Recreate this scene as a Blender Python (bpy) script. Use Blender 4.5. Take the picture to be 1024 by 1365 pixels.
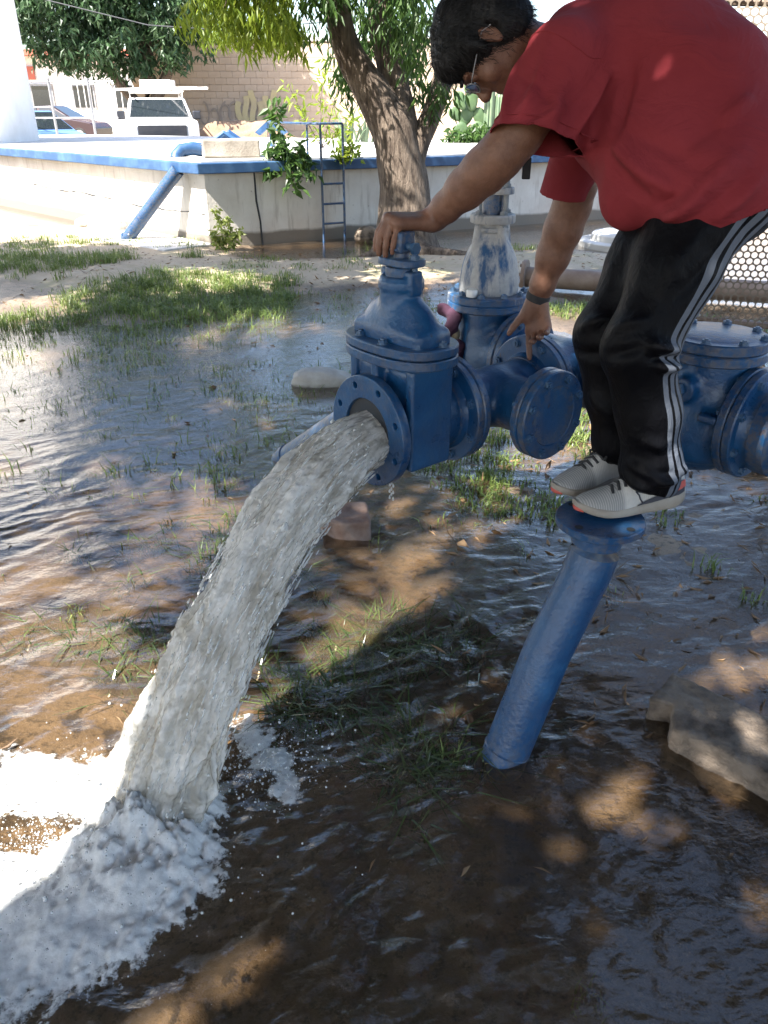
import bpy, bmesh, math, random
import numpy as np
from mathutils import Matrix, Vector, Quaternion
SC = bpy.context.scene
for o in list(bpy.data.objects):
    bpy.data.objects.remove(o, do_unlink=True)
COL = SC.collection
rad = math.radians

# ------------------------------------------------------------------ camera
cd = bpy.data.cameras.new('camera'); cam = bpy.data.objects.new('camera', cd); COL.objects.link(cam)
cam.location = (0, 0, 1.6); cam.rotation_euler = (rad(90 - 27.29), 0, 0)
cd.sensor_fit = 'VERTICAL'; cd.sensor_height = 36.0; cd.lens = 1035 / 1365 * 36.0
cd.clip_start = 0.05; cd.clip_end = 1000
SC.camera = cam
# ------------------------------------------------------------------ sky and sun
TO_SUN = Vector((-0.50, -0.40, 0.80)).normalized()
W = bpy.data.worlds.new('World'); SC.world = W; W.use_nodes = True
wn = W.node_tree.nodes; wl = W.node_tree.links; wn.clear()
sky = wn.new('ShaderNodeTexSky'); sky.sky_type = 'NISHITA'; sky.sun_disc = False
sky.sun_elevation = math.asin(TO_SUN.z); sky.sun_rotation = math.atan2(TO_SUN.x, TO_SUN.y) % (2 * math.pi)
sky.dust_density = 2.0; sky.air_density = 1.0; sky.ozone_density = 1.0
bg = wn.new('ShaderNodeBackground'); bg.inputs[1].default_value = 0.12
wo = wn.new('ShaderNodeOutputWorld'); wl.new(sky.outputs[0], bg.inputs[0]); wl.new(bg.outputs[0], wo.inputs[0])
sl = bpy.data.lights.new('sun', 'SUN'); sl.energy = 5.0; sl.angle = rad(0.53); sl.color = (1.0, 0.955, 0.88)
so = bpy.data.objects.new('sun', sl); COL.objects.link(so)
so.rotation_euler = (-TO_SUN).to_track_quat('-Z', 'Y').to_euler(); so.location = (0, 0, 20)
SC.view_settings.view_transform = 'Standard'; SC.view_settings.look = 'None'
SC.view_settings.exposure = 2.2; SC.view_settings.gamma = 1.0; SC.view_settings.use_curve_mapping = False
SC.render.engine = 'CYCLES'
cy = SC.cycles
cy.use_denoising = True
try: cy.denoiser = 'OPENIMAGEDENOISE'
except Exception: pass
cy.max_bounces = 8; cy.transparent_max_bounces = 16; cy.diffuse_bounces = 3; cy.glossy_bounces = 3
cy.caustics_reflective = False; cy.caustics_refractive = False; cy.sample_clamp_indirect = 6.0

# ------------------------------------------------------------------ numeric helpers
RNG = np.random.default_rng(7); random.seed(7)
_T = RNG.random((64, 64, 64)).astype(np.float32)
def vn(P):
    """value noise in [0,1] at points P (n,3)"""
    P = np.asarray(P, dtype=np.float32); i = np.floor(P).astype(np.int32); f = P - i; f = f * f * (3 - 2 * f); i &= 63; j = (i + 1) & 63
    x0, y0, z0 = i[:, 0], i[:, 1], i[:, 2]; x1, y1, z1 = j[:, 0], j[:, 1], j[:, 2]; fx, fy, fz = f[:, 0], f[:, 1], f[:, 2]
    a = _T[x0, y0, z0] * (1 - fx) + _T[x1, y0, z0] * fx; b = _T[x0, y1, z0] * (1 - fx) + _T[x1, y1, z0] * fx
    c = _T[x0, y0, z1] * (1 - fx) + _T[x1, y0, z1] * fx; d = _T[x0, y1, z1] * (1 - fx) + _T[x1, y1, z1] * fx
    return (a * (1 - fy) + b * fy) * (1 - fz) + (c * (1 - fy) + d * fy) * fz
def fbm(P, s, octv=3, g=0.5, off=0.0):
    P = np.asarray(P, dtype=np.float32) * s + off; o = 0; a = 1.0; t = 0
    for k in range(octv):
        o = o + a * (vn(P) * 2 - 1); t += a; a *= g; P = P * 2.03 + 11.7
    return o / t
def sst(a, b, x):
    t = np.clip((x - a) / (b - a), 0, 1); return t * t * (3 - 2 * t)
def nrm(v):
    v = np.asarray(v, float); return v / (np.linalg.norm(v) + 1e-12)

# ------------------------------------------------------------------ scene helpers
def link(name, data, parent=None):
    o = bpy.data.objects.new(name, data); COL.objects.link(o)
    if parent is not None: o.parent = parent
    return o
def props(o, label=None, cat=None, group=None, kind=None):
    for k, v in (('label', label), ('category', cat), ('group', group), ('kind', kind)):
        if v: o[k] = v
    return o
def thing(name, label, cat, loc=(0, 0, 0), group=None):
    o = link(name, None); o.location = loc; o.empty_display_size = 0.1
    return props(o, label, cat, group)
def setmat(me, m):
    for x in (m if isinstance(m, (list, tuple)) else [m]): me.materials.append(x)
def npmesh(name, V, F, m, parent=None, smooth=True, origin=None, attrs=None):
    """V (n,3), F (k,3 or 4) arrays -> one object. V is in world metres; origin = the thing's base."""
    V = np.asarray(V, dtype=np.float32)
    if parent is not None and origin is None: origin = parent['_o'] if '_o' in parent else parent.location
    if origin is not None: V = V - np.asarray(origin, dtype=np.float32)
    F = np.asarray(F, dtype=np.int32); k = F.shape[1]
    me = bpy.data.meshes.new(name); me.vertices.add(len(V)); me.vertices.foreach_set('co', V.ravel())
    me.loops.add(F.size); me.loops.foreach_set('vertex_index', F.ravel())
    me.polygons.add(len(F)); me.polygons.foreach_set('loop_start', np.arange(0, F.size, k, dtype=np.int32))
    me.polygons.foreach_set('use_smooth', np.full(len(F), smooth))
    if attrs:
        for an, av in attrs.items():
            at = me.attributes.new(an, 'FLOAT', 'POINT'); at.data.foreach_set('value', np.asarray(av, dtype=np.float32))
    me.update(calc_edges=True); me.validate()
    setmat(me, m); return link(name, me, parent)
class MB:
    """collects primitives as polygons; build() links them as one mesh"""
    def __init__(s): s.v = []; s.f = []; s.mi = []; s.sm = []
    def add(s, V, F, mi=0, smooth=False):
        b = len(s.v); s.v.extend([tuple(map(float, p)) for p in V]); s.f.extend([tuple(i + b for i in f) for f in F]); s.mi.extend([mi] * len(F)); s.sm.extend([smooth] * len(F)); return s
    def box(s, c, size, R=None, mi=0, jit=0.0):
        hx, hy, hz = [q / 2 for q in size]; P = np.array([(x, y, z) for z in (-hz, hz) for y in (-hy, hy) for x in (-hx, hx)])
        if jit: P = P + RNG.uniform(-jit, jit, P.shape)
        if R is not None: P = P @ np.asarray(R).T
        return s.add(P + np.asarray(c), [(0, 2, 3, 1), (4, 5, 7, 6), (0, 1, 5, 4), (2, 6, 7, 3), (0, 4, 6, 2), (1, 3, 7, 5)], mi)
    def lathe(s, prof, o, ax, seg=48, mi=0, smooth=True, ref=None):
        """prof: list of (radius, height along ax)"""
        ax = nrm(ax); r0 = np.array(ref if ref is not None else ((0, 0, 1) if abs(ax[2]) < .9 else (1, 0, 0)), float)
        u = nrm(np.cross(r0, ax)); w = np.cross(ax, u); V = []; F = []; n = len(prof); o = np.asarray(o, float)
        for r, h in prof:
            for k in range(seg):
                t = 2 * math.pi * k / seg; V.append(o + ax * h + (u * math.cos(t) + w * math.sin(t)) * r)
        for i in range(n - 1):
            for k in range(seg):
                k2 = (k + 1) % seg; F.append((i * seg + k, i * seg + k2, (i + 1) * seg + k2, (i + 1) * seg + k))
        if prof[0][0] > 1e-6: F.append(tuple(reversed(range(seg))))
        if prof[-1][0] > 1e-6: F.append(tuple(range((n - 1) * seg, n * seg)))
        return s.add(V, F, mi, smooth)
    def tube(s, path, r, seg=10, mi=0, cap=True, smooth=True, flat=1.0, up=(0, 0, 1)):
        P = [np.asarray(p, float) for p in path]; n = len(P); r = list(r) if hasattr(r, '__len__') else [r] * n; V = []; F = []; up = np.asarray(up, float)
        for i in range(n):
            t = nrm(P[min(i + 1, n - 1)] - P[max(i - 1, 0)]); u = np.cross(t, up)
            if np.linalg.norm(u) < .15: u = np.cross(t, (1, 0, 0))
            u = nrm(u); w = np.cross(u, t)
            for k in range(seg):
                a = 2 * math.pi * k / seg; V.append(P[i] + (u * math.cos(a) + w * math.sin(a) * flat) * r[i])
        for i in range(n - 1):
            for k in range(seg):
                k2 = (k + 1) % seg; F.append((i * seg + k, i * seg + k2, (i + 1) * seg + k2, (i + 1) * seg + k))
        if cap: F.append(tuple(reversed(range(seg)))); F.append(tuple(range((n - 1) * seg, n * seg)))
        return s.add(V, F, mi, smooth)
    def prism(s, poly, o, ex, ey, ez, depth, mi=0):
        """2-D polygon in the (ex,ey) plane extruded along ez"""
        n = len(poly); ex, ey, ez, o = [np.asarray(q, float) for q in (ex, ey, ez, o)]
        V = [o + ex * a + ey * b for a, b in poly] + [o + ex * a + ey * b + ez * depth for a, b in poly]
        F = [tuple(reversed(range(n))), tuple(range(n, 2 * n))] + [(i, (i + 1) % n, n + (i + 1) % n, n + i) for i in range(n)]
        return s.add(V, F, mi)
    def build(s, name, m, parent=None, origin=None, bevel=0.0, bseg=2, angle=35, recalc=True):
        if parent is not None and origin is None: origin = parent['_o'] if '_o' in parent else parent.location
        V = np.array(s.v)
        if origin is not None: V = V - np.asarray(origin)
        me = bpy.data.meshes.new(name); me.from_pydata(V.tolist(), [], s.f)
        me.polygons.foreach_set('material_index', s.mi); me.polygons.foreach_set('use_smooth', s.sm)
        if recalc:
            b = bmesh.new(); b.from_mesh(me); bmesh.ops.recalc_face_normals(b, faces=b.faces); b.to_mesh(me); b.free()
        if any(s.sm): me.set_sharp_from_angle(angle=rad(40))
        setmat(me, m); o = link(name, me, parent)
        if parent is not None: o['_o'] = list(map(float, origin))
        if bevel:
            md = o.modifiers.new('bevel', 'BEVEL'); md.width = bevel; md.segments = bseg; md.limit_method = 'ANGLE'; md.angle_limit = rad(angle); md.use_clamp_overlap = True
        return o
def put(name, me, parent, loc, z=None, x=None, scale=None, origin=None):
    """an object that shares mesh data, its local z along z"""
    o = link(name, me, parent); og = np.asarray(origin if origin is not None else (parent['_o'] if '_o' in parent else parent.location) if parent is not None else (0, 0, 0))
    o.location = Vector((np.asarray(loc, float) - og).tolist())
    if z is not None:
        z = nrm(z); r = np.asarray(x if x is not None else ((0, 0, 1) if abs(z[2]) < .9 else (1, 0, 0)), float); xx = nrm(r - z * np.dot(r, z)); yy = np.cross(z, xx)
        o.rotation_mode = 'QUATERNION'; o.rotation_quaternion = Matrix(np.array([xx, yy, z]).T.tolist()).to_quaternion()
    if scale is not None: o.scale = scale if hasattr(scale, '__len__') else (scale,) * 3
    return o
# ------------------------------------------------------------------ implicit surfaces
class Field:
    def __init__(s, lo, hi, h):
        s.lo = np.asarray(lo, np.float32); s.h = h; s.n = np.ceil((np.asarray(hi) - np.asarray(lo)) / h).astype(int) + 1
        s.D = np.full(s.n, 0.3, np.float32)
    def _sl(s, lo, hi):
        a = np.clip(np.floor((np.asarray(lo) - s.lo) / s.h).astype(int), 0, s.n); b = np.clip(np.ceil((np.asarray(hi) - s.lo) / s.h).astype(int) + 1, 0, s.n)
        return a, b
    def grid(s, a, b):
        g = [(np.arange(a[i], b[i], dtype=np.float32) * s.h + s.lo[i]) for i in range(3)]
        return g[0][:, None, None], g[1][None, :, None], g[2][None, None, :]
    def put(s, fn, lo, hi, k=0.0, mode='u'):
        m = max(k, 0) + 3 * s.h; a, b = s._sl(np.asarray(lo) - m, np.asarray(hi) + m)
        if np.any(b <= a): return s
        X, Y, Z = s.grid(a, b); d = fn(X, Y, Z).astype(np.float32); sl = (slice(a[0], b[0]), slice(a[1], b[1]), slice(a[2], b[2])); D = s.D[sl]
        if mode == 'u':
            if k > 0:
                h = np.maximum(k - np.abs(D - d), 0) / k; s.D[sl] = np.minimum(D, d) - h * h * k * .25
            else: s.D[sl] = np.minimum(D, d)
        else:
            if k > 0:
                h = np.maximum(k - np.abs(D + d), 0) / k; s.D[sl] = np.maximum(D, -d) + h * h * k * .25
            else: s.D[sl] = np.maximum(D, -d)
        return s
    def cone(s, a, b, r1, r2, k=0.0, mode='u', sq=None):
        a = np.asarray(a, np.float32); b = np.asarray(b, np.float32); ab = b - a; L = float(ab @ ab) + 1e-9; R = max(r1, r2)
        def fn(X, Y, Z):
            x, y, z = X - a[0], Y - a[1], Z - a[2]; t = np.clip((x * ab[0] + y * ab[1] + z * ab[2]) / L, 0, 1)
            return np.sqrt((x - ab[0] * t) ** 2 + (y - ab[1] * t) ** 2 + (z - ab[2] * t) ** 2) - (r1 + (r2 - r1) * t)
        return s.put(fn, np.minimum(a, b) - R, np.maximum(a, b) + R, k, mode)
    def chain(s, pts, rs, k=0.0):
        for i in range(len(pts) - 1): s.cone(pts[i], pts[i + 1], rs[i], rs[i + 1], k)
        return s
    def ell(s, c, r, R=None, k=0.0, mode='u'):
        c = np.asarray(c, np.float32); r = np.asarray(r, np.float32); R = np.eye(3, dtype=np.float32) if R is None else np.asarray(R, np.float32); m = float(r.max())
        def fn(X, Y, Z):
            x, y, z = X - c[0], Y - c[1], Z - c[2]; q = [x * R[0, i] + y * R[1, i] + z * R[2, i] for i in range(3)]
            k0 = np.sqrt(sum((q[i] / r[i]) ** 2 for i in range(3))) + 1e-6; k1 = np.sqrt(sum((q[i] / r[i] ** 2) ** 2 for i in range(3))) + 1e-6
            return k0 * (k0 - 1) / k1
        return s.put(fn, c - m, c + m, k, mode)
    def box(s, c, hs, R=None, rnd=0.0, k=0.0, mode='u'):
        c = np.asarray(c, np.float32); hs = np.asarray(hs, np.float32); R = np.eye(3, dtype=np.float32) if R is None else np.asarray(R, np.float32); m = float(np.linalg.norm(hs))
        def fn(X, Y, Z):
            x, y, z = X - c[0], Y - c[1], Z - c[2]; q = [np.abs(x * R[0, i] + y * R[1, i] + z * R[2, i]) - hs[i] + rnd for i in range(3)]
            return np.sqrt(sum(np.maximum(t, 0) ** 2 for t in q)) + np.minimum(np.maximum(np.maximum(q[0], q[1]), q[2]), 0) - rnd
        return s.put(fn, c - m, c + m, k, mode)
    def cyl(s, a, b, r, rnd=0.0, k=0.0, mode='u', r2=None):
        a = np.asarray(a, np.float32); b = np.asarray(b, np.float32); ax = (b - a); L = float(np.linalg.norm(ax)); ax = ax / L; c = (a + b) / 2; r2 = r if r2 is None else r2
        m = np.abs(ax) * L / 2 + np.sqrt(np.maximum(1 - ax ** 2, 0)) * max(r, r2) + .002
        def fn(X, Y, Z):
            x, y, z = X - c[0], Y - c[1], Z - c[2]; t = x * ax[0] + y * ax[1] + z * ax[2]; q = np.sqrt(np.maximum(x * x + y * y + z * z - t * t, 0))
            dx = q - (r + (r2 - r) * (t / L + .5)) + rnd; dy = np.abs(t) - L / 2 + rnd
            return np.minimum(np.maximum(dx, dy), 0) + np.sqrt(np.maximum(dx, 0) ** 2 + np.maximum(dy, 0) ** 2) - rnd
        return s.put(fn, c - m, c + m, k, mode)
    def mesh(s):
        """surface nets -> verts, quads"""
        D = s.D; N = D < 0; n = s.n
        c = np.zeros(n - 1, np.uint8)
        for dx in (0, 1):
            for dy in (0, 1):
                for dz in (0, 1): c += N[dx:n[0] - 1 + dx, dy:n[1] - 1 + dy, dz:n[2] - 1 + dz]
        I = np.argwhere((c > 0) & (c < 8)); idx = np.full(n - 1, -1, np.int32); idx[I[:, 0], I[:, 1], I[:, 2]] = np.arange(len(I))
        cor = [(x, y, z) for x in (0, 1) for y in (0, 1) for z in (0, 1)]
        val = {q: D[I[:, 0] + q[0], I[:, 1] + q[1], I[:, 2] + q[2]] for q in cor}
        acc = np.zeros((len(I), 3), np.float32); cnt = np.zeros(len(I), np.float32)
        for q in cor:
            for ax in range(3):
                if q[ax] == 0:
                    e = list(q); e[ax] = 1; e = tuple(e); a, b = val[q], val[e]; mk = (a < 0) != (b < 0); t = np.where(mk, a / np.where(mk, a - b, 1), 0)
                    p = np.tile(np.array(q, np.float32), (len(I), 1)); p[:, ax] += t; acc += p * mk[:, None]; cnt += mk
        V = (I + acc / cnt[:, None]) * s.h + s.lo
        Q = []
        for ax in range(3):
            o1, o2 = [(1, 2), (2, 0), (0, 1)][ax]
            lo = [slice(1, n[i] - 1) for i in range(3)]; lo[ax] = slice(0, n[ax] - 1); hi = list(lo); hi[ax] = slice(1, n[ax])
            A = N[tuple(lo)]; B = N[tuple(hi)]; E = np.argwhere(A != B)
            if not len(E): continue
            fl = A[E[:, 0], E[:, 1], E[:, 2]]; off = np.ones(3, int); off[ax] = 0; E = E + off
            d1 = np.zeros(3, int); d1[o1] = 1; d2 = np.zeros(3, int); d2[o2] = 1
            g = lambda e: idx[e[:, 0], e[:, 1], e[:, 2]]
            q = np.stack([g(E - d1 - d2), g(E - d2), g(E), g(E - d1)], 1); q[~fl] = q[~fl][:, ::-1]; Q.append(q)
        Q = np.concatenate(Q); Q = Q[(Q >= 0).all(1)]
        return V, Q
def compact(V, F):
    u, inv = np.unique(F, return_inverse=True); return V[u], inv.reshape(F.shape).astype(np.int32), u
def trim(V, F, planes, h):
    """cut the surface open along planes (point, outward normal, reach): faces beyond go, the border is drawn onto the plane"""
    for p, n, rng in planes:
        n = nrm(n); s = (V - np.asarray(p)) @ n; near = np.linalg.norm(V - np.asarray(p), axis=1) < rng
        bad = (s > 0) & near; F = F[bad[F].sum(1) < F.shape[1]]; V, F, u = compact(V, F); bad = bad[u]; s = s[u]
        V = V - np.where(bad, s, 0)[:, None] * n
    return V, F
def snapline(V, a, b, n=7):
    """points of the segment a-b laid onto the nearest surface vertices"""
    a = np.asarray(a, float); b = np.asarray(b, float); out = []
    for t in np.linspace(0, 1, n): q = a + (b - a) * t; j = np.argsort(((V - q) ** 2).sum(1))[:5]; out.append(V[j].mean(0))
    return out
def foldfield(V, folds, gain=1.0):
    """ridge and valley displacement along lines laid on the cloth; each (from, to, width, height)"""
    disp = np.zeros(len(V))
    for a, b, w, h in folds:
        L = snapline(V, a, b); best = np.full(len(V), 9.0); tt = np.zeros(len(V))
        for i in range(len(L) - 1):
            d, t = segd(V, L[i], L[i + 1]); m = d < best; best = np.where(m, d, best); tt = np.where(m, (i + t) / (len(L) - 1), tt)
        disp += gain * h * np.exp(-(best / w) ** 2) * (.15 + .85 * np.sin(np.clip(tt, .02, .98) * math.pi))
    return disp
def vnormals(V, F):
    T = np.cross(V[F[:, 2]] - V[F[:, 0]], V[F[:, 3 if F.shape[1] == 4 else 1]] - V[F[:, 1 if F.shape[1] == 4 else 0]])
    N = np.zeros_like(V)
    for k in range(F.shape[1]): np.add.at(N, F[:, k], T)
    return N / (np.linalg.norm(N, axis=1, keepdims=True) + 1e-12)
def segd(P, a, b):
    a = np.asarray(a, float); b = np.asarray(b, float); ab = b - a; t = np.clip(((P - a) @ ab) / (ab @ ab + 1e-9), 0, 1); return np.linalg.norm(P - a - t[:, None] * ab, axis=1), t
def relax(V, F, it=2, w=.5):
    for _ in range(it):
        A = np.zeros_like(V); C = np.zeros(len(V)); k = F.shape[1]
        for i in range(k):
            j = (i + 1) % k; np.add.at(A, F[:, i], V[F[:, j]]); np.add.at(A, F[:, j], V[F[:, i]]); np.add.at(C, F[:, i], 1); np.add.at(C, F[:, j], 1)
        V = V * (1 - w) + w * A / np.maximum(C, 1)[:, None]
    return V

# ------------------------------------------------------------------ materials
class NT:
    def __init__(s, name):
        s.m = bpy.data.materials.new(name); s.m.use_nodes = True; s.t = s.m.node_tree; s.n = s.t.nodes; s.l = s.t.links; s.n.clear(); s.out = s.n.new('ShaderNodeOutputMaterial')
    def new(s, t, **k):
        n = s.n.new(t)
        for a, b in k.items(): setattr(n, a, b)
        return n
    def ln(s, a, b): s.l.new(a, b)
    def tex(s, scale=(1, 1, 1), coord='Object'):
        c = s.new('ShaderNodeTexCoord'); m = s.new('ShaderNodeMapping'); m.inputs['Scale'].default_value = scale; s.ln(c.outputs[coord], m.inputs[0]); return m.outputs[0]
    def noise(s, v, scale, detail=4, rough=.55, dist=0):
        n = s.new('ShaderNodeTexNoise'); n.inputs['Scale'].default_value = scale; n.inputs['Detail'].default_value = detail; n.inputs['Roughness'].default_value = rough; n.inputs['Distortion'].default_value = dist; s.ln(v, n.inputs['Vector']); return n.outputs['Fac']
    def ramp(s, f, stops):
        r = s.new('ShaderNodeValToRGB'); e = r.color_ramp.elements
        while len(e) < len(stops): e.new(.5)
        for q, (p, c) in zip(e, stops): q.position = p; q.color = (c, c, c, 1) if not hasattr(c, '__len__') else (*c[:3], 1)
        s.ln(f, r.inputs[0]); return r.outputs[0]
    def mix(s, f, a, b):
        m = s.new('ShaderNodeMix'); m.data_type = 'RGBA'
        if hasattr(f, 'is_linked') or hasattr(f, 'links'): s.ln(f, m.inputs[0])
        else: m.inputs[0].default_value = f
        for i, q in ((6, a), (7, b)):
            if isinstance(q, (tuple, list)): m.inputs[i].default_value = (*q[:3], 1)
            else: s.ln(q, m.inputs[i])
        return m.outputs[2]
    def math(s, op, a, b=None, clamp=False):
        m = s.new('ShaderNodeMath', operation=op); m.use_clamp = clamp
        for i, q in enumerate((a, b)):
            if q is None: continue
            if isinstance(q, (int, float)): m.inputs[i].default_value = q
            else: s.ln(q, m.inputs[i])
        return m.outputs[0]
    def bump(s, h, strength=.3, dist=.01, normal=None):
        b = s.new('ShaderNodeBump'); b.inputs['Strength'].default_value = strength; b.inputs['Distance'].default_value = dist; s.ln(h, b.inputs['Height'])
        if normal is not None: s.ln(normal, b.inputs['Normal'])
        return b.outputs[0]
    def bsdf(s, col, rough=.6, metal=0, normal=None, spec=.5, **k):
        p = s.new('ShaderNodeBsdfPrincipled')
        for nm, q in (('Base Color', col), ('Roughness', rough), ('Metallic', metal)):
            if isinstance(q, (tuple, list)): p.inputs[nm].default_value = (*q[:3], 1)
            elif isinstance(q, (int, float)): p.inputs[nm].default_value = q
            else: s.ln(q, p.inputs[nm])
        p.inputs['Specular IOR Level'].default_value = spec
        for nm, q in k.items(): p.inputs[nm.replace('_', ' ')].default_value = q
        if normal is not None: s.ln(normal, p.inputs['Normal'])
        return p.outputs[0]
    def done(s, sh): s.ln(sh, s.out.inputs[0]); return s.m
def pbr(name, c1, c2=None, scale=6, rough=.6, bump=.0, bscale=60, metal=0, spec=.5, stretch=(1, 1, 1), lo=.35, hi=.7, rvar=0.12, dist=.004):
    t = NT(name); v = t.tex(stretch); n = t.noise(v, scale, 5)
    c = t.mix(t.ramp(n, [(lo, 0), (hi, 1)]), c1, c2 if c2 else tuple(q * .72 for q in c1))
    r = t.math('ADD', t.math('MULTIPLY', t.noise(v, scale * 2.3, 3), rvar * 2), rough - rvar)
    nb = t.bump(t.noise(v, bscale, 4), bump, dist) if bump else None
    return t.done(t.bsdf(c, r, metal, nb, spec))
def leafmat(name, c1, c2, trans=.35, rough=.45, scale=3):
    t = NT(name); v = t.tex(); n = t.noise(v, scale, 2); g = t.new('ShaderNodeNewGeometry'); o = t.new('ShaderNodeAttribute', attribute_name='tone')
    c = t.mix(o.outputs['Fac'], c1, c2); p = t.bsdf(c, rough, 0, None, .4)
    tr = t.new('ShaderNodeBsdfTranslucent'); t.ln(t.mix(.5, c, tuple(min(1, q * 1.6) for q in c2)), tr.inputs[0])
    m = t.new('ShaderNodeMixShader'); m.inputs[0].default_value = trans; t.ln(p, m.inputs[1]); t.ln(tr.outputs[0], m.inputs[2]); return t.done(m.outputs[0])
# ================================================================== materials
M = {}
def paint_blue(name, lime=0.0):
    t = NT(name); v = t.tex(); n = t.noise(v, 9, 6, .6)
    c = t.mix(t.ramp(n, [(.35, 0), (.72, 1)]), (.005, .043, .125), (.012, .080, .195))
    sp = t.ramp(t.noise(v, 55, 3, .6), [(.66, 0), (.74, 1)]); c = t.mix(t.math('MULTIPLY', sp, .55), c, (.06, .12, .19))
    ru = t.ramp(t.noise(t.tex((1, 1, .5)), 21, 7, .72), [(.625, 0), (.675, 1)]); c = t.mix(t.math('MULTIPLY', ru, .8), c, (.06, .034, .022))
    pg = t.new('ShaderNodeNewGeometry'); ew = t.math('MULTIPLY', t.ramp(pg.outputs['Pointiness'], [(.515, 0), (.57, 1)]), t.ramp(t.noise(v, 48, 4, .7), [(.42, 0), (.6, 1)])); c = t.mix(t.math('MULTIPLY', ew, .8), c, t.mix(t.noise(v, 15, 2), (.09, .13, .18), (.10, .06, .04)))
    mud = t.ramp(t.noise(t.tex((1, 1, .35)), 6.5, 6, .7), [(.56, 0), (.72, 1)]); c = t.mix(t.math('MULTIPLY', mud, .35), c, (.075, .085, .09))
    if lime:
        w = t.tex((1, 1, .28)); a = t.noise(w, 22, 6, .65); b = t.noise(v, 5, 2)
        c = t.mix(t.ramp(t.math('ADD', t.math('MULTIPLY', a, .6), t.math('MULTIPLY', b, .4)), [(.5 - lime, 0), (.60 - lime, 1)]), c, t.mix(t.noise(v, 60, 4), (.24, .245, .25), (.46, .46, .46)))
    r = t.math('ADD', t.math('MULTIPLY', n, .3), .16 + .25 * (lime > 0))
    return t.done(t.bsdf(c, r, 0, t.bump(t.noise(v, 75, 5, .6), .4, .005), .5))
M['blue'] = paint_blue('blue_paint')
M['blue_lime'] = paint_blue('blue_paint_under_lime', .085)
M['blue_splash'] = paint_blue('blue_paint_with_splashes', -.075)
M['bolt'] = pbr('painted_bolt', (.02, .075, .17), (.07, .12, .19), 30, .38, .2, 80)
M['lime_bolt'] = pbr('limed_bolt', (.28, .29, .3), (.12, .15, .18), 30, .6, .3, 80)
M['hole'] = pbr('bore_dark', (.012, .02, .03), (.02, .02, .02), 20, .6)
M['concrete'] = pbr('concrete', (.34, .31, .27), (.19, .165, .14), 5, .85, .5, 40, dist=.01)
M['slabtop'] = pbr('slab_concrete', (.56, .55, .53), (.38, .36, .33), 1.4, .8, .3, 30)
M['rimblue'] = pbr('rim_blue_paint', (.016, .058, .145), (.07, .15, .27), 4, .5, .3, 30, lo=.45, hi=.8)
def wallmat():
    t = NT('tank_white_wash'); v = t.tex(); n = t.noise(v, 1.6, 6, .6)
    c = t.mix(t.ramp(n, [(.35, 0), (.75, 1)]), (.70, .66, .60), (.52, .46, .40))
    st = t.ramp(t.noise(t.tex((3, 3, .35)), 3.2, 5, .65), [(.54, 0), (.74, 1)]); c = t.mix(t.math('MULTIPLY', st, .65), c, (.28, .23, .18))
    sp = t.ramp(t.noise(v, 16, 3, .6), [(.68, 0), (.74, 1)]); c = t.mix(t.math('MULTIPLY', sp, .5), c, (.22, .18, .15))
    z = t.new('ShaderNodeSeparateXYZ'); t.ln(t.tex(), z.inputs[0]); w = t.math('ADD', z.outputs[2], t.math('MULTIPLY', n, .10))
    c = t.mix(t.ramp(w, [(.19, 1), (.23, 0)]), c, (.20, .175, .145))
    return t.done(t.bsdf(c, .85, 0, t.bump(t.noise(v, 24, 5), .4, .01), .3))
M['tank'] = wallmat()
M['white'] = pbr('white_wash', (.80, .79, .77), (.70, .68, .65), 2, .8, .2, 30)
M['bark'] = None
def bark():
    t = NT('bark'); v = t.tex((1, 1, .22)); n = t.noise(v, 16, 8, .7, .4); c = t.mix(t.ramp(n, [(.36, 0), (.66, 1)]), (.06, .044, .035), (.235, .185, .145))
    return t.done(t.bsdf(c, .9, 0, t.bump(t.noise(v, 22, 8, .7, .3), 1.0, .06), .2))
M['bark'] = bark()
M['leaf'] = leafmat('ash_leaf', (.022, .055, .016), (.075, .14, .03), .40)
M['leaf_bright'] = leafmat('young_and_sunlit_leaf', (.10, .17, .02), (.22, .27, .03), .5)  # young plants; on the ash sprays it paints in sunlight
M['leaf_dark'] = leafmat('dense_leaf', (.016, .045, .020), (.05, .095, .035), .25)
M['leaf_shade'] = leafmat('shade_tree_leaf', (.02, .045, .013), (.05, .09, .02), .22)
M['grass'] = leafmat('grass_blade', (.065, .115, .026), (.20, .25, .065), .3, .4)
M['grass_wet'] = leafmat('drowned_grass_blade', (.03, .055, .016), (.09, .12, .04), .15, .25)
M['deadleaf'] = leafmat('dead_leaf', (.09, .05, .025), (.30, .19, .10), .15, .6)
M['weed'] = leafmat('weed_leaf', (.13, .19, .04), (.30, .33, .10), .4)
M['cactus'] = pbr('cactus_skin', (.045, .085, .035), (.08, .13, .05), 6, .5, .2, 30)
M['agave'] = pbr('agave_leaf', (.10, .15, .09), (.16, .21, .12), 6, .5)
M['block'] = pbr('wall_block', (.52, .42, .33), (.42, .325, .245), 1.1, .9, .5, 20)
M['mortar'] = pbr('mortar', (.46, .37, .29), (.38, .30, .23), 3, .9, .3, 20)
M['graffiti'] = pbr('graffiti_black', (.25, .21, .18), (.33, .27, .22), 8, .8)
M['graffiti_yellow'] = pbr('graffiti_yellow', (.52, .44, .24), (.44, .36, .24), 3, .8)
M['rust'] = pbr('rusty_steel', (.16, .105, .075), (.25, .19, .15), 6, .6, .4, 30)
M['mesh'] = pbr('perforated_steel', (.20, .165, .13), (.10, .075, .055), 4, .55, .2, 40, metal=.2)
M['steel'] = pbr('grey_steel', (.30, .30, .31), (.20, .19, .19), 8, .5, .2, 40, metal=.4)
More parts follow.
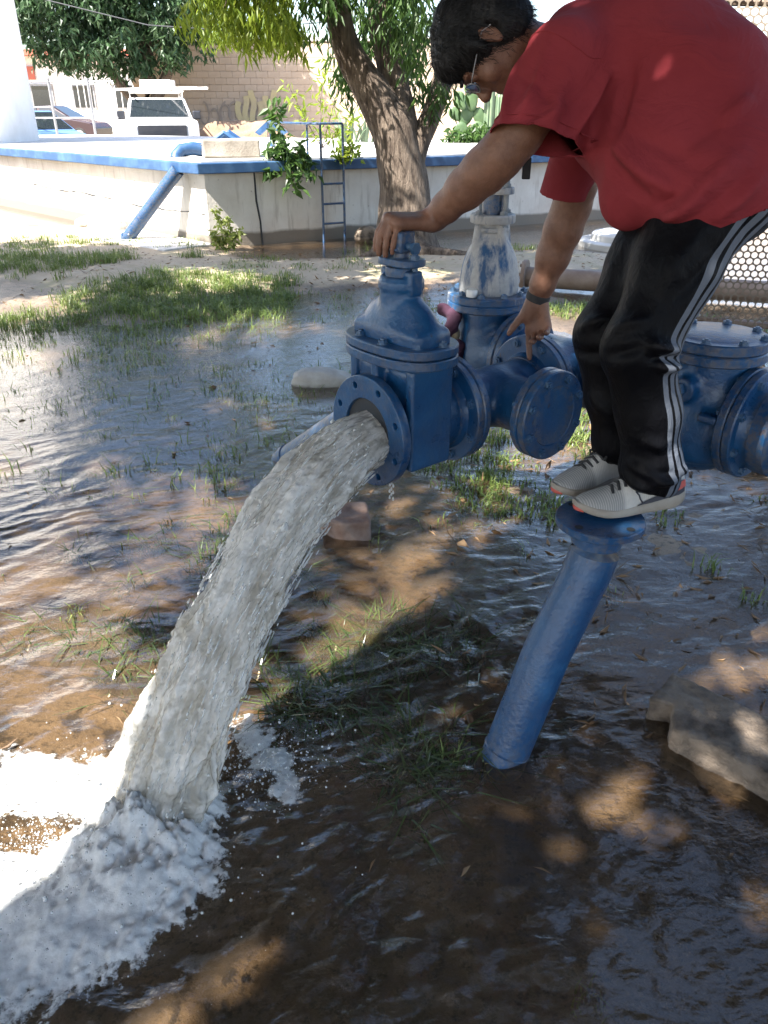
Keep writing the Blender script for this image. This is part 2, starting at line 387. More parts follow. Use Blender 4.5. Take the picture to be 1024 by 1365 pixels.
M['glass'] = pbr('car_glass', (.015, .02, .025), (.02, .025, .03), 2, .06, spec=.8, rvar=.01)
M['tyre'] = pbr('tyre', (.02, .02, .02), (.03, .03, .03), 8, .8)
M['carwhite'] = pbr('white_car_paint', (.80, .80, .79), (.76, .76, .75), 2, .3, rvar=.05)
M['carblue'] = pbr('blue_car_paint', (.12, .22, .44), (.10, .19, .38), 2, .3, rvar=.05)
M['cardark'] = pbr('dark_car_paint', (.035, .018, .022), (.03, .016, .02), 2, .25, rvar=.05)
M['plastic'] = pbr('black_plastic', (.02, .022, .03), (.03, .03, .035), 6, .45)
M['lamp'] = pbr('headlamp_glass', (.45, .46, .48), (.35, .36, .38), 30, .15)
M['redroof'] = pbr('red_paint', (.42, .11, .07), (.32, .09, .06), 3, .7)
M['wood'] = pbr('grey_board', (.36, .33, .28), (.24, .21, .17), 3, .8, .4, 30, stretch=(1, 6, 6))
M['slabrough'] = pbr('muddy_concrete', (.19, .15, .115), (.05, .037, .028), 9, .85, .8, 34, dist=.015, lo=.42, hi=.62)
M['brickred'] = pbr('broken_brick', (.13, .075, .055), (.21, .165, .145), 14, .85, .6, 40)
M['rock'] = pbr('pale_stone', (.40, .38, .35), (.28, .26, .23), 9, .7, .6, 30, dist=.01)
M['rubble'] = pbr('rubble_earth', (.27, .18, .12), (.18, .115, .075), 3, .95, .8, 20, dist=.03)
M['rag'] = pbr('purple_rag', (.055, .018, .04), (.035, .012, .028), 12, .9, .3, 60)
M['rag2'] = pbr('beige_rag', (.30, .24, .15), (.22, .17, .10), 12, .9, .3, 60)
M['cap'] = pbr('white_plastic', (.82, .82, .80), (.74, .74, .72), 20, .35)

# ================================================================== ground
def seglerp(P, a, b):
    return segd(np.c_[P, np.zeros(len(P))], (a[0], a[1], 0), (b[0], b[1], 0))[0]
def bed(x, y):
    P = np.c_[x, y]; P3 = np.c_[x, y, np.zeros_like(x)]
    z = -.040 + .016 * fbm(P3, 1.1, 2) + .012 * fbm(P3, 3.3, 3, off=5) + .006 * fbm(P3, 13, 3, off=9)
    up = lambda d, r0, r1: 1 - sst(r0, r1, d)
    z += .085 * up(seglerp(P, (-2.4, 8.6), (2.2, 9.6)), .35, 1.5)          # dry strip by the tree
    z += .10 * up(seglerp(P, (-9, 12.6), (-3.6, 10.4)), .9, 2.6)           # sunlit ground left of the tank
    z += .05 * up(seglerp(P, (-4.6, 8.1), (-2.6, 7.4)), .5, 2.2)           # lawn
    z += .042 * up(seglerp(P, (.35, 3.7), (1.7, 4.7)), .25, 1.1)           # grass islet under the tee
    z += .045 * up(seglerp(P, (1.35, 3.0), (2.6, 2.3)), .15, .9) * .85         # muddy right side
    z += .05 * up(seglerp(P, (1.2, 7.1), (2.6, 6.2)), .3, 1.2)             # strip behind the rusty pipe
    z -= .11 * up(np.hypot(x + .62, y - 1.36), .05, .42)                   # the hole the jet digs
    z += .20 * sst(17, 24, y) + .2 * sst(29, 35, y) * (1 - sst(-9, -7, x)) 
    z = np.where(np.hypot(x, y) > 40, np.maximum(z, .05), z)
    return z
def graded(lo, hi, d0, d1, h0, g):
    a = list(np.arange(d0, d1, h0)); q = h0; v = a[-1]
    while v < hi: q *= g; v += q; a.append(v)
    q = h0; v = d0; b = []
    while v > lo: q *= g; v -= q; b.append(v)
    return np.array(b[::-1] + a)
gx = graded(-400, 400, -3.2, 3.2, .03, 1.07); gy = graded(-400, 600, .3, 5.5, .026, 1.05)
GX, GY = np.meshgrid(gx, gy, indexing='ij'); gz = bed(GX.ravel(), GY.ravel())
def gridfaces(a, b):
    i = np.arange(a * b).reshape(a, b); return np.stack([i[:-1, :-1].ravel(), i[1:, :-1].ravel(), i[1:, 1:].ravel(), i[:-1, 1:].ravel()], 1)
def groundmat():
    t = NT('wet_earth'); v = t.tex(); n = t.noise(v, 2.2, 8, .62); c = t.mix(t.ramp(n, [(.34, 0), (.66, 1)]), (.095, .066, .044), (.26, .195, .135))
    c = t.mix(t.ramp(t.noise(v, 30, 6, .75), [(.52, 0), (.62, 1)]), c, (.055, .038, .025))
    z = t.new('ShaderNodeSeparateXYZ'); t.ln(t.tex(), z.inputs[0]); dry = t.ramp(t.math('ADD', z.outputs[2], t.math('MULTIPLY', t.noise(v, 5, 5), .03)), [(.028, 0), (.05, 1)])
    c = t.mix(dry, c, t.mix(t.noise(v, 6, 8, .7), (.33, .25, .17), (.50, .42, .31)))
    # grassy and straw-covered earth seen as a mass
    g = t.ramp(t.noise(v, .9, 6, .65), [(.52, 0), (.62, 1)]); c = t.mix(t.math('MULTIPLY', g, t.math('MULTIPLY', dry, .5)), c, (.22, .22, .09))
    r = t.math('SUBTRACT', .85, t.math('MULTIPLY', t.math('SUBTRACT', 1.0, dry), .45))
    return t.done(t.bsdf(c, r, 0, t.bump(t.noise(v, 28, 8, .7), .7, .02), .4))
M['ground'] = groundmat()
g = npmesh('ground', np.c_[GX.ravel(), GY.ravel(), gz], gridfaces(len(gx), len(gy)), M['ground']); g['kind'] = 'structure'

# ================================================================== water
LAND = np.array([-.60, 1.375])
def wave(x, y):
    P = np.c_[x, y, np.zeros_like(x)]; r = np.hypot(x - LAND[0], y - LAND[1]); near = np.exp(-r / 1.1); dist = np.hypot(x, y)
    a = math.radians(28); u = x * math.cos(a) + y * math.sin(a); w = -x * math.sin(a) + y * math.cos(a)
    wx = u + .10 * fbm(P, 2.1, 2, off=3); ww = w + .16 * fbm(P, 1.7, 2, off=8)
    h = .0050 * fbm(np.c_[wx * 1.1, ww * 3.2, P[:, 2]], 2.6, 2, off=1) + .0052 * (1 - np.abs(fbm(np.c_[wx * 2.2, ww * 5, P[:, 2]], 2.4, 2, off=21)) * 2) * (.35 + .65 * sst(-.6, .5, fbm(P, .9, 2, off=33)))
    h += .0026 * fbm(np.c_[wx * 2, ww * 3, P[:, 2]], 11, 3, off=40) * (.5 + 1.2 * near)
    h += near * (.018 * fbm(P, 7, 4, off=50) + .006 * np.sin(r * 46 + 3 * fbm(P, 3, 2)) * np.exp(-r * 1.2))
    return h * (1 + .5 * (1 - sst(1.7, 2.7, y))) * (1 - .65 * sst(5.5, 9, y)) * (1 - .6 * sst(3.0, 4.6, y) * (1 - sst(-.1, .9, x)))
wy = graded(.35, 19, .6, 3.4, .0075, 1.012); wy = wy[wy > .3]; nx = 430; tt = np.linspace(-1, 1, nx)
hw = 1.5 + .62 * wy; WX = tt[:, None] * hw[None, :]; WY = np.repeat(wy[None, :], nx, 0)
wz = wave(WX.ravel(), WY.ravel())
def watermat():
    t = NT('muddy_water'); v = t.tex(); tr = t.new('ShaderNodeBsdfTransparent'); tr.inputs[0].default_value = (.87, .78, .64, 1)
    df = t.new('ShaderNodeBsdfDiffuse'); t.ln(t.mix(t.noise(v, 1.7, 3), (.125, .085, .054), (.20, .148, .10)), df.inputs[0])
    nb = t.bump(t.noise(t.tex((1, 1.6, 1)), 46, 3, .6, .4), .24, .006); nb = t.bump(t.noise(t.tex((1, 1.8, 1)), 17, 2, .5, .6), .18, .012, nb)
    gl = t.new('ShaderNodeBsdfGlossy'); gl.inputs['Roughness'].default_value = .045; t.ln(nb, gl.inputs['Normal'])
    fr = t.new('ShaderNodeFresnel'); fr.inputs[0].default_value = 1.46; t.ln(nb, fr.inputs['Normal'])
    m1 = t.new('ShaderNodeMixShader'); t.ln(t.ramp(t.noise(v, 1.1, 4), [(.3, .10), (.7, .42)]), m1.inputs[0]); t.ln(tr.outputs[0], m1.inputs[1]); t.ln(df.outputs[0], m1.inputs[2])
    m2 = t.new('ShaderNodeMixShader'); t.ln(t.math('MULTIPLY', fr.outputs[0], 1.6, True), m2.inputs[0]); t.ln(m1.outputs[0], m2.inputs[1]); t.ln(gl.outputs[0], m2.inputs[2]); return t.done(m2.outputs[0])
M['water'] = watermat()
wt = npmesh('flood_water', np.c_[WX.ravel(), WY.ravel(), wz], gridfaces(nx, len(wy)), M['water']); wt['kind'] = 'structure'

# ================================================================== tank
au, aw = rad(28), rad(134); U = np.array([math.cos(au), math.sin(au)]); Wd = np.array([math.cos(aw), math.sin(aw)])
C0 = np.array([-2.27, 10.66])
base = [C0, C0 + U * 8.6, np.array([4.6, 16.6]), np.array([-10.7, 24.6]), C0 + Wd * 17.6]
tank = thing('concrete_tank', 'low whitewashed concrete water tank with a blue painted rim round its flat top', 'tank', (C0[0], C0[1], 0))
ring = lambda pts, z: [(p[0], p[1], z) for p in pts]
b = MB(); n = 5; b.add(ring(base, -.25) + ring(base, .9), [tuple(range(5)), tuple(range(9, 4, -1))] + [(i, (i + 1) % 5, 5 + (i + 1) % 5, 5 + i) for i in range(5)]); b.build('wall', M['tank'], tank)
cen = np.mean(base, 0)
def grow(pts, d):
    out = []
    for i in range(len(pts)):
        e1 = nrm(pts[i] - pts[i - 1]); e2 = nrm(pts[(i + 1) % len(pts)] - pts[i]); n1 = np.array([e1[1], -e1[0]]); n2 = np.array([e2[1], -e2[0]]); bis = nrm(n1 + n2); out.append(pts[i] + bis * d / max(.4, bis @ n1))
    return out
ro = grow(base, .16)
b = MB(); b.add(ring(ro, .905) + ring(ro, 1.03), [tuple(range(5)), tuple(range(9, 4, -1))] + [(i, (i + 1) % 5, 5 + (i + 1) % 5, 5 + i) for i in range(5)]); b.build('rim', M['rimblue'], tank, bevel=.012)
ri = grow(base, .06)
b = MB(); b.add(ring(ri, 1.02) + ring(ri, 1.05), [tuple(range(5)), tuple(range(9, 4, -1))] + [(i, (i + 1) % 5, 5 + (i + 1) % 5, 5 + i) for i in range(5)]); b.build('slab', M['slabtop'], tank)
nU = np.array([U[1], -U[0]]); nW = np.array([-Wd[1], Wd[0]])
def onU(t, off, z): q = C0 + U * t + nU * off; return (q[0], q[1], z)
def onW(t, off, z): q = C0 + Wd * t + nW * off; return (q[0], q[1], z)
b = MB(); b.tube([onU(.66, .004, .9), onU(.665, .004, .55), onU(.70, .004, .3), onU(.71, .004, -.05)], [.010, .014, .012, .016], 6); b.build('seepage_crack', M['hole'], tank)
def crackline(t0, t1, z0, z1, w, nm):
    tt_ = np.linspace(t0, t1, 26); zz_ = np.linspace(z0, z1, 26) + .014 * np.cumsum(RNG.normal(0, .4, 26)); MB().tube([onW(a, .003, z) for a, z in zip(tt_, zz_)], w * RNG.uniform(.3, 1.3, 26), 5).build(nm, M['hole'], tank)
crackline(.05, 2.1, .42, .40, .008, 'plaster_crack'); crackline(2.6, 5.6, .44, .47, .009, 'plaster_crack'); crackline(6.4, 9.5, .45, .44, .006, 'plaster_crack'); crackline(8.2, 14.5, .78, .82, .006, 'plaster_crack')
# pad at the foot of the left wall
pad = MB(); q = [onW(-.12, .02, 0), onW(-.12, .75, 0), onW(2.4, 1.05, 0), onW(2.6, .02, 0)]; pad.add([(a[0], a[1], -.1) for a in q] + [(a[0], a[1], .075) for a in q], [(0, 1, 2, 3), (7, 6, 5, 4)] + [(i, (i + 1) % 4, 4 + (i + 1) % 4, 4 + i) for i in range(4)])
o = pad.build('concrete_pad', M['slabtop'], bevel=.015); props(o, 'thin pale concrete pad on the ground at the tank corner', 'concrete pad')
# slanting overflow pipe
pp = thing('overflow_pipe', 'slanting blue pipe leaning out from under the tank rim to the pad', 'pipe', onW(1.12, .62, .075))
b = MB(); A = np.array(onW(1.12, .62, .05)); B_ = np.array(onW(.42, .12, .93)); b.tube([A, B_], .085, 24); b.build('pipe', M['blue'], pp)
b = MB(); b.lathe([(.0, 0), (.10, 0), (.10, .025), (0, .025)], A + (B_ - A) * .02, B_ - A, 24); b.build('pipe_collar', M['blue'], pp)
b = MB(); b.lathe([(.0, 0), (.012, .0), (.012, .03), (0, .03)], A + nrm(B_ - A) * .09 + np.array([.02, -.083, .02]), (0, -1, .3), 8); b.build('bolt', M['steel'], pp)
def rock(name, c, r, m, label, cat='stone', seed=0, rough=.25, h=None):
    c = np.asarray(c, float); b = bmesh.new(); bmesh.ops.create_icosphere(b, subdivisions=4, radius=1); V = np.array([v.co for v in b.verts]); F = np.array([[v.index for v in f.verts] for f in b.faces]); b.free()
    rr = 1 + rough * fbm(V, 1.3, 2, off=seed) + rough * .5 * fbm(V, 3.5, 3, off=seed + 3); V = V * rr[:, None]; V = np.sign(V) * np.abs(V) ** .85
    o = npmesh(name, V * np.asarray(r) + c, F, m, None, True, origin=(c[0], c[1], 0)); o.location = (c[0], c[1], 0); return props(o, label, cat, 'loose stones on the flooded ground' if name == 'stone' else None)
rock('stone', onW(2.15, .35, .10), (.28, .18, .13), M['rock'], 'brown rough stone lying on the ground by the slanting pipe', seed=3)
rock('stone', onW(3.0, .25, .08), (.20, .15, .10), M['rock'], 'smaller flat stone left of the brown stone under the tank wall', seed=8)
# things on the slab
def onS(x, y, z=0): return (x, y, 1.05 + z)
hb = thing('hatch_block', 'square weathered concrete block on the tank top near its corner', 'concrete block', onS(-2.1, 11.55))
b = MB(); b.box((-2.08, 11.60, 1.16), (.74, .62, .22), R=[[math.cos(.25), -math.sin(.25), 0], [math.sin(.25), math.cos(.25), 0], [0, 0, 1]], jit=.012); b.build('block', M['concrete'], hb, bevel=.02)
b = MB(); b.tube([(-2.44, 11.35, 1.215), (-2.3, 11.30, 1.17), (-2.2, 11.30, 1.10)], .006, 5); b.build('crack', M['hole'], hb)
eb = thing('pipe_elbow', 'short fat blue pipe elbow beside the concrete block on the tank top', 'pipe', onS(-2.75, 11.55))
b = MB(); b.tube([(-2.46, 11.76, 1.13), (-2.62, 11.72, 1.15), (-2.76, 11.66, 1.13), (-2.82, 11.6, 1.06), (-2.83, 11.58, 1.02)], .085, 20); b.build('elbow', M['rimblue'], eb)
b = MB(); b.lathe([(0, -.02), (.115, -.02), (.115, .02), (0, .02)], (-2.44, 11.73, 1.12), (.93, .35, -.1), 24); b.build('flange', M['rimblue'], eb)
ht = thing('roof_hatch', 'blue hatch with a raised triangular lid on the tank top', 'hatch', onS(-2.7, 14.1))
b = MB(); b.box((-2.75, 14.1, 1.08), (1.15, .8, .05)); b.build('lid', M['rimblue'], ht, bevel=.01)
for y_ in (13.8, 14.3): b = MB(); b.tube([(-2.86, y_, 1.10), (-2.56, y_, 1.30), (-2.26, y_, 1.10)], .035, 4); b.build('handle', M['rimblue'], ht)
b = MB(); b.prism([(-.3, 0), (0, .2), (.3, 0)], (-2.56, 13.85, 1.10), (1, 0, 0), (0, 0, 1), (0, 1, 0), .4); b.build('ridge', M['rimblue'], ht)
vt = thing('vent_pipe', 'small blue arrow shaped vent pipe standing on the far tank top', 'vent', onS(-1.95, 15))
b = MB(); b.tube([(-1.95, 15, 1.0), (-1.95, 15, 1.36)], .045, 12); b.build('pipe', M['rimblue'], vt)
b = MB(); b.prism([(-.28, -.12), (0, .10), (.28, -.12), (.20, -.17), (0, -.02), (-.20, -.17)], (-1.95, 14.9, 1.40), (1, 0, 0), (0, 0, 1), (0, 1, 0), .2); b.build('hood', M['rimblue'], vt)
# ladder
ld = thing('ladder', 'narrow blue steel ladder with a handrail against the tank wall', 'ladder', onU(1.72, .25, 0))
t0, t1, of = 1.52, 1.84, .22
for t_ in (t0, t1):
    b = MB(); b.tube([onU(t_, of, -.08), onU(t_, of, 1.46)], .017, 10); b.build('rail', M['blue'], ld)
for z_ in (.24, .49, .74): b = MB(); b.tube([onU(t0, of, z_), onU(t1, of, z_)], .014, 8); b.build('rung', M['blue'], ld)
b = MB(); b.tube([onU(t1, of, 1.46), onU(t0, of, 1.46), onU(t0 - .05, -.10, 1.46)], .015, 8); b.build('top_bar', M['blue'], ld)
b = MB(); b.tube([onU(t0, of, 1.455), onU(t0 - .35, -.75, 1.47), onU(t0 - .36, -.78, 1.05)], .015, 8); b.tube([onU(t0 - .05, -.1, 1.46), onU(t0 - .05, -.1, 1.05)], .014, 8); b.build('handrail', M['blue'], ld)
# white pillar and little planter on the tank top
o = MB().box((-8.95, 17.3, 4.2), (3.2, 2.2, 6.4)).build('pillar', M['white'], bevel=.03, origin=(-8.95, 17.3, 1.0)); o.location = (-8.95, 17.3, 1.0); props(o, 'tall white painted pillar rising from the far left of the tank top', 'pillar')
# concrete ring on the right
rg = thing('manhole_ring', 'pale round two tiered concrete manhole ring half under the water', 'manhole', (3.3, 10.9, 0))
b = MB(); b.lathe([(.0, -.1), (.68, -.1), (.68, .07), (.64, .08), (0, .08)], (3.3, 10.9, 0), (0, 0, 1), 48); b.build('lower_tier', M['slabtop'], rg, bevel=.01)
b = MB(); b.lathe([(.0, .07), (.52, .07), (.52, .15), (.49, .17), (0, .17)], (3.3, 10.9, 0), (0, 0, 1), 48); b.build('lid', M['slabtop'], rg, bevel=.01)
# rusty pipe on the ground
rp = thing('rusty_pipe', 'long rusty steel pipe with a bolted end flange lying on the wet ground', 'pipe', (1.45, 8.0, 0))
ra, rb = np.array([1.42, 8.05, .12]), np.array([3.6, 7.25, .12]); rd = nrm(rb - ra)
b = MB(); b.tube([ra, rb], .098, 28); b.build('pipe', M['rust'], rp)
b = MB(); b.lathe([(.07, -.02), (.165, -.02), (.165, .02), (.1, .02)], ra, rd, 28); b.build('flange', M['rust'], rp, bevel=.004)
bb = bmesh.new(); bmesh.ops.create_cone(bb, cap_ends=True, segments=6, radius1=.017, radius2=.017, depth=.024); me_nut = bpy.data.meshes.new('nut'); bb.to_mesh(me_nut); bb.free(); me_nut.materials.append(M['rust'])
u_ = nrm(np.cross(rd, (0, 0, 1))); w_ = np.cross(u_, rd)
for k in range(8): a = k * math.pi / 4 + .3; put('bolt', me_nut, rp, ra + (u_ * math.cos(a) + w_ * math.sin(a)) * .133 - rd * .03, -rd)

# ================================================================== foliage builder
def leaves(P, D, S, L, Wd_, fold=.25, droop=0.0):
    """diamond leaves folded on the midrib. P base, D direction, S side (n,3); L,W (n,)"""
    n = len(P); D = D / np.linalg.norm(D, axis=1, keepdims=True); S = S - D * (S * D).sum(1, keepdims=True); S /= np.linalg.norm(S, axis=1, keepdims=True) + 1e-9; N = np.cross(D, S)
    L = np.broadcast_to(L, n)[:, None]; w = np.broadcast_to(Wd_, n)[:, None]; mid = P + D * L * .42
    V = np.stack([P, mid + S * w * .5 + N * w * fold, P + D * L - N * L * .12, mid - S * w * .5 + N * w * fold, mid - N * L * .02], 1).reshape(-1, 3)
    i = np.arange(n)[:, None] * 5; F = np.concatenate([i + [0, 4, 1], i + [1, 4, 2], i + [0, 3, 4], i + [3, 2, 4]], 1).reshape(-1, 3)
    return V, F
def rdir(n): v = RNG.normal(size=(n, 3)); return v / np.linalg.norm(v, axis=1, keepdims=True)
def crown(name, C, R, n, L, Wd_, m, parent, hang=.4, tone=None, jl=.35, pull=None):
    """C clump centres (k,3), R their radii, n leaves each"""
    k = len(C); P = np.repeat(C, n, 0) + rdir(k * n) * (np.repeat(np.broadcast_to(R, k), n) * RNG.random(k * n) ** .5)[:, None]
    D = rdir(k * n) + np.array([0, 0, -hang * 2]); S = rdir(k * n); l = L * RNG.uniform(1 - jl, 1 + jl, k * n)
    V, F = leaves(P, D, S, l, l * Wd_ / L); tn = RNG.random(k * n) if tone is None else np.clip(np.repeat(tone, n) + RNG.normal(0, .2, k * n), 0, 1)
    return npmesh(name, V, F, m, parent, False, attrs={'tone': np.repeat(tn, 5)})
def limb(b, pts, r0, r1, seg=14, wob=.0, sub=6):
    pts = np.array(pts, float); n = len(pts); out = []; 
    for i in range(n - 1):
        p0, p1, p2, p3 = pts[max(i - 1, 0)], pts[i], pts[i + 1], pts[min(i + 2, n - 1)]
        for t in np.linspace(0, 1, sub, endpoint=False): out.append(.5 * ((2 * p1) + (p2 - p0) * t + (2 * p0 - 5 * p1 + 4 * p2 - p3) * t * t + (-p0 + 3 * p1 - 3 * p2 + p3) * t ** 3))
    out.append(pts[-1]); out = np.array(out); k = len(out); r = np.linspace(r0, r1, k) if not hasattr(r0, '__len__') else np.interp(np.linspace(0, 1, k), np.linspace(0, 1, len(r0)), r0)
    s = len(b.v); b.tube(out, r, seg); V = np.array(b.v[s:]); c = np.repeat(out, seg, 0); d = V - c; f = 1 + .10 * fbm(V * np.array([1, 1, .35]), 6, 3) + .06 * fbm(V, 2.5, 2); b.v[s:] = [tuple(q) for q in (c + d * f[:, None])]

# ---- the ash tree by the tank
tr = thing('ash_tree', 'big tree with a rough forked trunk and drooping leaves in front of the tank', 'tree', (.27, 10.3, 0))
b = MB()
limb(b, [(.27, 10.35, -.1), (.26, 10.36, .25), (.24, 10.4, .8), (.12, 10.4, 1.35), (-.10, 10.36, 1.75), (-.38, 10.3, 2.15), (-.52, 10.2, 2.6), (-.62, 10.0, 3.3), (-1.1, 9.6, 4.3)], [.50, .36, .30, .28, .215, .165, .145, .13, .06], 1, 28)
limb(b, [(.24, 10.38, .9), (.22, 10.42, 1.4), (.10, 10.5, 2.0), (-.05, 10.6, 2.7), (.1, 10.8, 3.8)], [.22, .21, .165, .13, .06], 1, 22)
limb(b, [(.30, 10.38, .9), (.42, 10.4, 1.25), (.60, 10.5, 1.65), (.78, 10.6, 2.2), (1.0, 10.7, 3.0), (1.6, 10.6, 4.2)], [.16, .135, .125, .12, .11, .05], 1, 20)
limb(b, [(.27, 10.2, .25), (.5, 10.0, .06), (1.0, 9.85, .02), (1.5, 9.9, -.08)], [.17, .11, .07, .03], 1, 12); limb(b, [(.2, 10.2, .25), (-.1, 9.95, .04), (-.45, 9.9, -.08)], [.15, .08, .03], 1, 12)
b.build('trunk', M['bark'], tr)
k = 190; C = np.c_[RNG.normal(.5, 1.2, k), RNG.normal(10.0, 1.2, k), RNG.uniform(3.2, 5.8, k)]
hang = [(x, y, z) for x, y, z in zip(RNG.uniform(-.82, .42, 62), RNG.uniform(9.5, 11.2, 62), RNG.uniform(1.85, 3.0, 62)) if not (abs(x + .05) < .22 and z < 1.9) and not (x < -.62 and z < 2.5) and not (y < 10.5 and z < 2.15) and not (y < 10.6 and -.75 < x < -.25 and z < 2.6)]
C = np.concatenate([C, np.array(hang), np.array([(.62, 10.2, 1.75), (.75, 10.3, 1.85)])])
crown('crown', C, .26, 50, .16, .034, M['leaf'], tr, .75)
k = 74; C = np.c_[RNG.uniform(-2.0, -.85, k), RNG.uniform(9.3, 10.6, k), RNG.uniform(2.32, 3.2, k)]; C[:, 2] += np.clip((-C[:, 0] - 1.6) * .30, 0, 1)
crown('sunlit_sprays', C, .20, 46, .15, .032, M['leaf_bright'], tr, .8)  # same foliage as the crown, sunlight put into a brighter leaf colour
b = MB()
for c in C[::3]: b.tube([c, c + np.array([.15, .1, .35]), c + np.array([.5, .25, .8])], [.004, .008, .012], 5)
b.build('twigs', M['bark'], tr)

# ---- dense tree behind the van
tr = thing('dense_tree', 'broad dark green tree behind the white van, against the block wall', 'tree', (-7.6, 28.2, 0))
b = MB(); limb(b, [(-7.6, 28.2, 0), (-7.6, 28.1, 1.5), (-7.4, 28, 3), (-7.2, 28, 5)], .35, .12, sub=4); limb(b, [(-7.6, 28.1, 1.4), (-8.8, 28, 3), (-10, 27.8, 4.6)], .2, .08, sub=4); limb(b, [(-7.6, 28.1, 1.5), (-6.6, 28, 3), (-5.9, 27.8, 4.6)], .2, .08, sub=4); b.build('trunk', M['bark'], tr)
th = RNG.uniform(0, 2 * math.pi, 700); ph = RNG.uniform(-1, 1, 700); rr = RNG.random(700) ** .35
C = np.c_[-8.5 + 4.0 * rr * np.sqrt(1 - ph ** 2) * np.cos(th), 27.7 + 1.9 * rr * np.sqrt(1 - ph ** 2) * np.sin(th), 5.4 + 3.0 * rr * ph]
C[:, 2] += .45 * fbm(C, .8, 2); C = C[C[:, 2] > 2.75 + .08 * np.abs(C[:, 0] + 8.2) - .3 * (C[:, 0] > -7.0)]
crown('crown', C, .42, 46, .24, .085, M['leaf_dark'], tr, .5, tone=.5 + .5 * fbm(C, .7, 2))

# ---- shade tree over the photographer
tr = thing('shade_tree', 'spreading shade tree whose crown is mirrored dark in the flood water', 'tree', (-4.6, -2.6, 0))
b = MB(); limb(b, [(-4.6, -2.6, -.1), (-4.5, -2.5, 1.2), (-4.2, -2.2, 2.6), (-3.4, -1.2, 4.2), (-2.2, .8, 5.2), (-.8, 3.4, 5.6), (.6, 5.4, 5.8)], [.5, .36, .3, .22, .16, .1, .04], 1, 20)
limb(b, [(-4.2, -2.2, 2.5), (-4.6, -.6, 4.2), (-4.8, 1.8, 5.2), (-4.6, 4.2, 5.6)], [.22, .18, .12, .04], 1, 14); limb(b, [(-4.3, -2.3, 2.4), (-2.6, -2.6, 4.4), (-.4, -1.8, 5.4), (2.4, -.6, 5.8)], [.22, .18, .12, .04], 1, 14); limb(b, [(-3.4, -1.2, 4.1), (-1.4, .2, 5.0), (.8, 1.6, 5.4), (2.6, 3.4, 5.6)], [.15, .12, .08, .03], 1, 12)
b.build('trunk', M['bark'], tr)
k = 5600; C = np.c_[RNG.uniform(-11.5, 5.5, k), RNG.uniform(-6.5, 7.6, k), RNG.uniform(4.2, 6.6, k)]
C = C[~((C[:, 0] > 1.5 + .5 * fbm(C, .8, 2)) & (C[:, 1] > 2.6 + .6 * fbm(C, .9, 2, off=4)))]  # crown cut away here so open sky mirrors in the water
# gaps cut into the crown to drop sun patches on (x, y, z), radius
SUNFLECKS = [(-1.15, 2.10, 0, .42), (-1.55, 2.55, 0, .30), (-.35, 1.98, 0, .13), (.10, 1.86, 0, .12), (.62, 1.44, 0, .15), (.22, 2.72, 0, .14), (-.85, 1.10, 0, .42), (-1.15, 1.05, 0, .45), (-1.3, 1.5, 0, .36), (1.18, 1.24, .1, .22), (-1.9, 3.6, 0, .35), (-1.1, 6.6, 0, .45), (-2.6, 5.6, 0, .4),
             (.03, 2.27, 1.35, .06), (.60, 1.78, .75, .10), (-.2, 1.95, .65, .16), (-.36, 1.72, .50, .24), (-.2, 1.93, .66, .14), (-.50, 1.50, .22, .10), (-.70, .86, 0, .36), (-.95, .78, 0, .34), (-.62, 1.08, 0, .34), (1.9, 4.1, 2.4, .6), (2.6, 3.9, 2.4, .6), (-.6, 2.7, 0, .16), (-.9, 3.2, 0, .2), (.62, 3.5, 0, .22), (1.25, 2.3, 0, .12), (.2, 2.35, 0, .1), (-2.6, 4.4, 0, .4), (-.9, 4.6, 0, .2), (-3.2, 7.2, 0, .6), (1.0, 2.3, 1.0, .07), (.95, 4.2, 0, .5), (1.6, 6.6, 0, .6), (.3, 8.6, 0, .5), (-1.6, 8.2, 0, .5), (.62, 1.87, 1.12, .05)]
gx_, gy_ = C[:, 0] + .625 * C[:, 2], C[:, 1] + .5 * C[:, 2]
op = np.zeros(len(C), bool)
for x, y, z, r in SUNFLECKS: op |= np.hypot(gx_ - x - .625 * z, gy_ - y - .5 * z) < r * 1.1 + .12
gap = fbm(np.c_[gx_, gy_, np.zeros(len(C))], .9, 3, off=2.0)
C = C[~op & (gap > -.95)]
crown('crown', C, .38, 36, .20, .10, M['leaf_shade'], tr, .3)
# ================================================================== block wall behind
bw = thing('block_wall', 'tall beige concrete block wall with faded graffiti, half in sun, behind the tank', 'wall', (2, 30, 0))
MB().box((4.0, 30.18, 1.85), (25, .2, 3.66)).build('mortar_core', M['mortar'], bw)
MB().box((4.0, 30.12, 3.72), (25.1, .36, .12)).build('coping', M['white'], bw, bevel=.02)
bb = bmesh.new(); bmesh.ops.create_cube(bb, size=1); bmesh.ops.scale(bb, vec=(.396, .16, .196), verts=bb.verts); bmesh.ops.bevel(bb, geom=bb.edges, offset=.006, segments=1, affect='EDGES'); me_block = bpy.data.meshes.new('brick'); bb.to_mesh(me_block); bb.free(); me_block.materials.append(M['block'])
far = MB()
for j in range(18):
    for i in range(62):
        x = -8.3 + .4 * i + (.2 if j % 2 else 0); z = .1 + .2 * j
        if x > 16.4: continue
        y = 30.0 + RNG.uniform(-.012, .012)
        if x < -2.6 and z > .75: put('brick', me_block, bw, (x, y, z))
        else: far.box((x, y + .01, z), (.396, .16, .196))
o = far.build('brick_courses', M['block'], bw); o['kind'] = 'stuff'
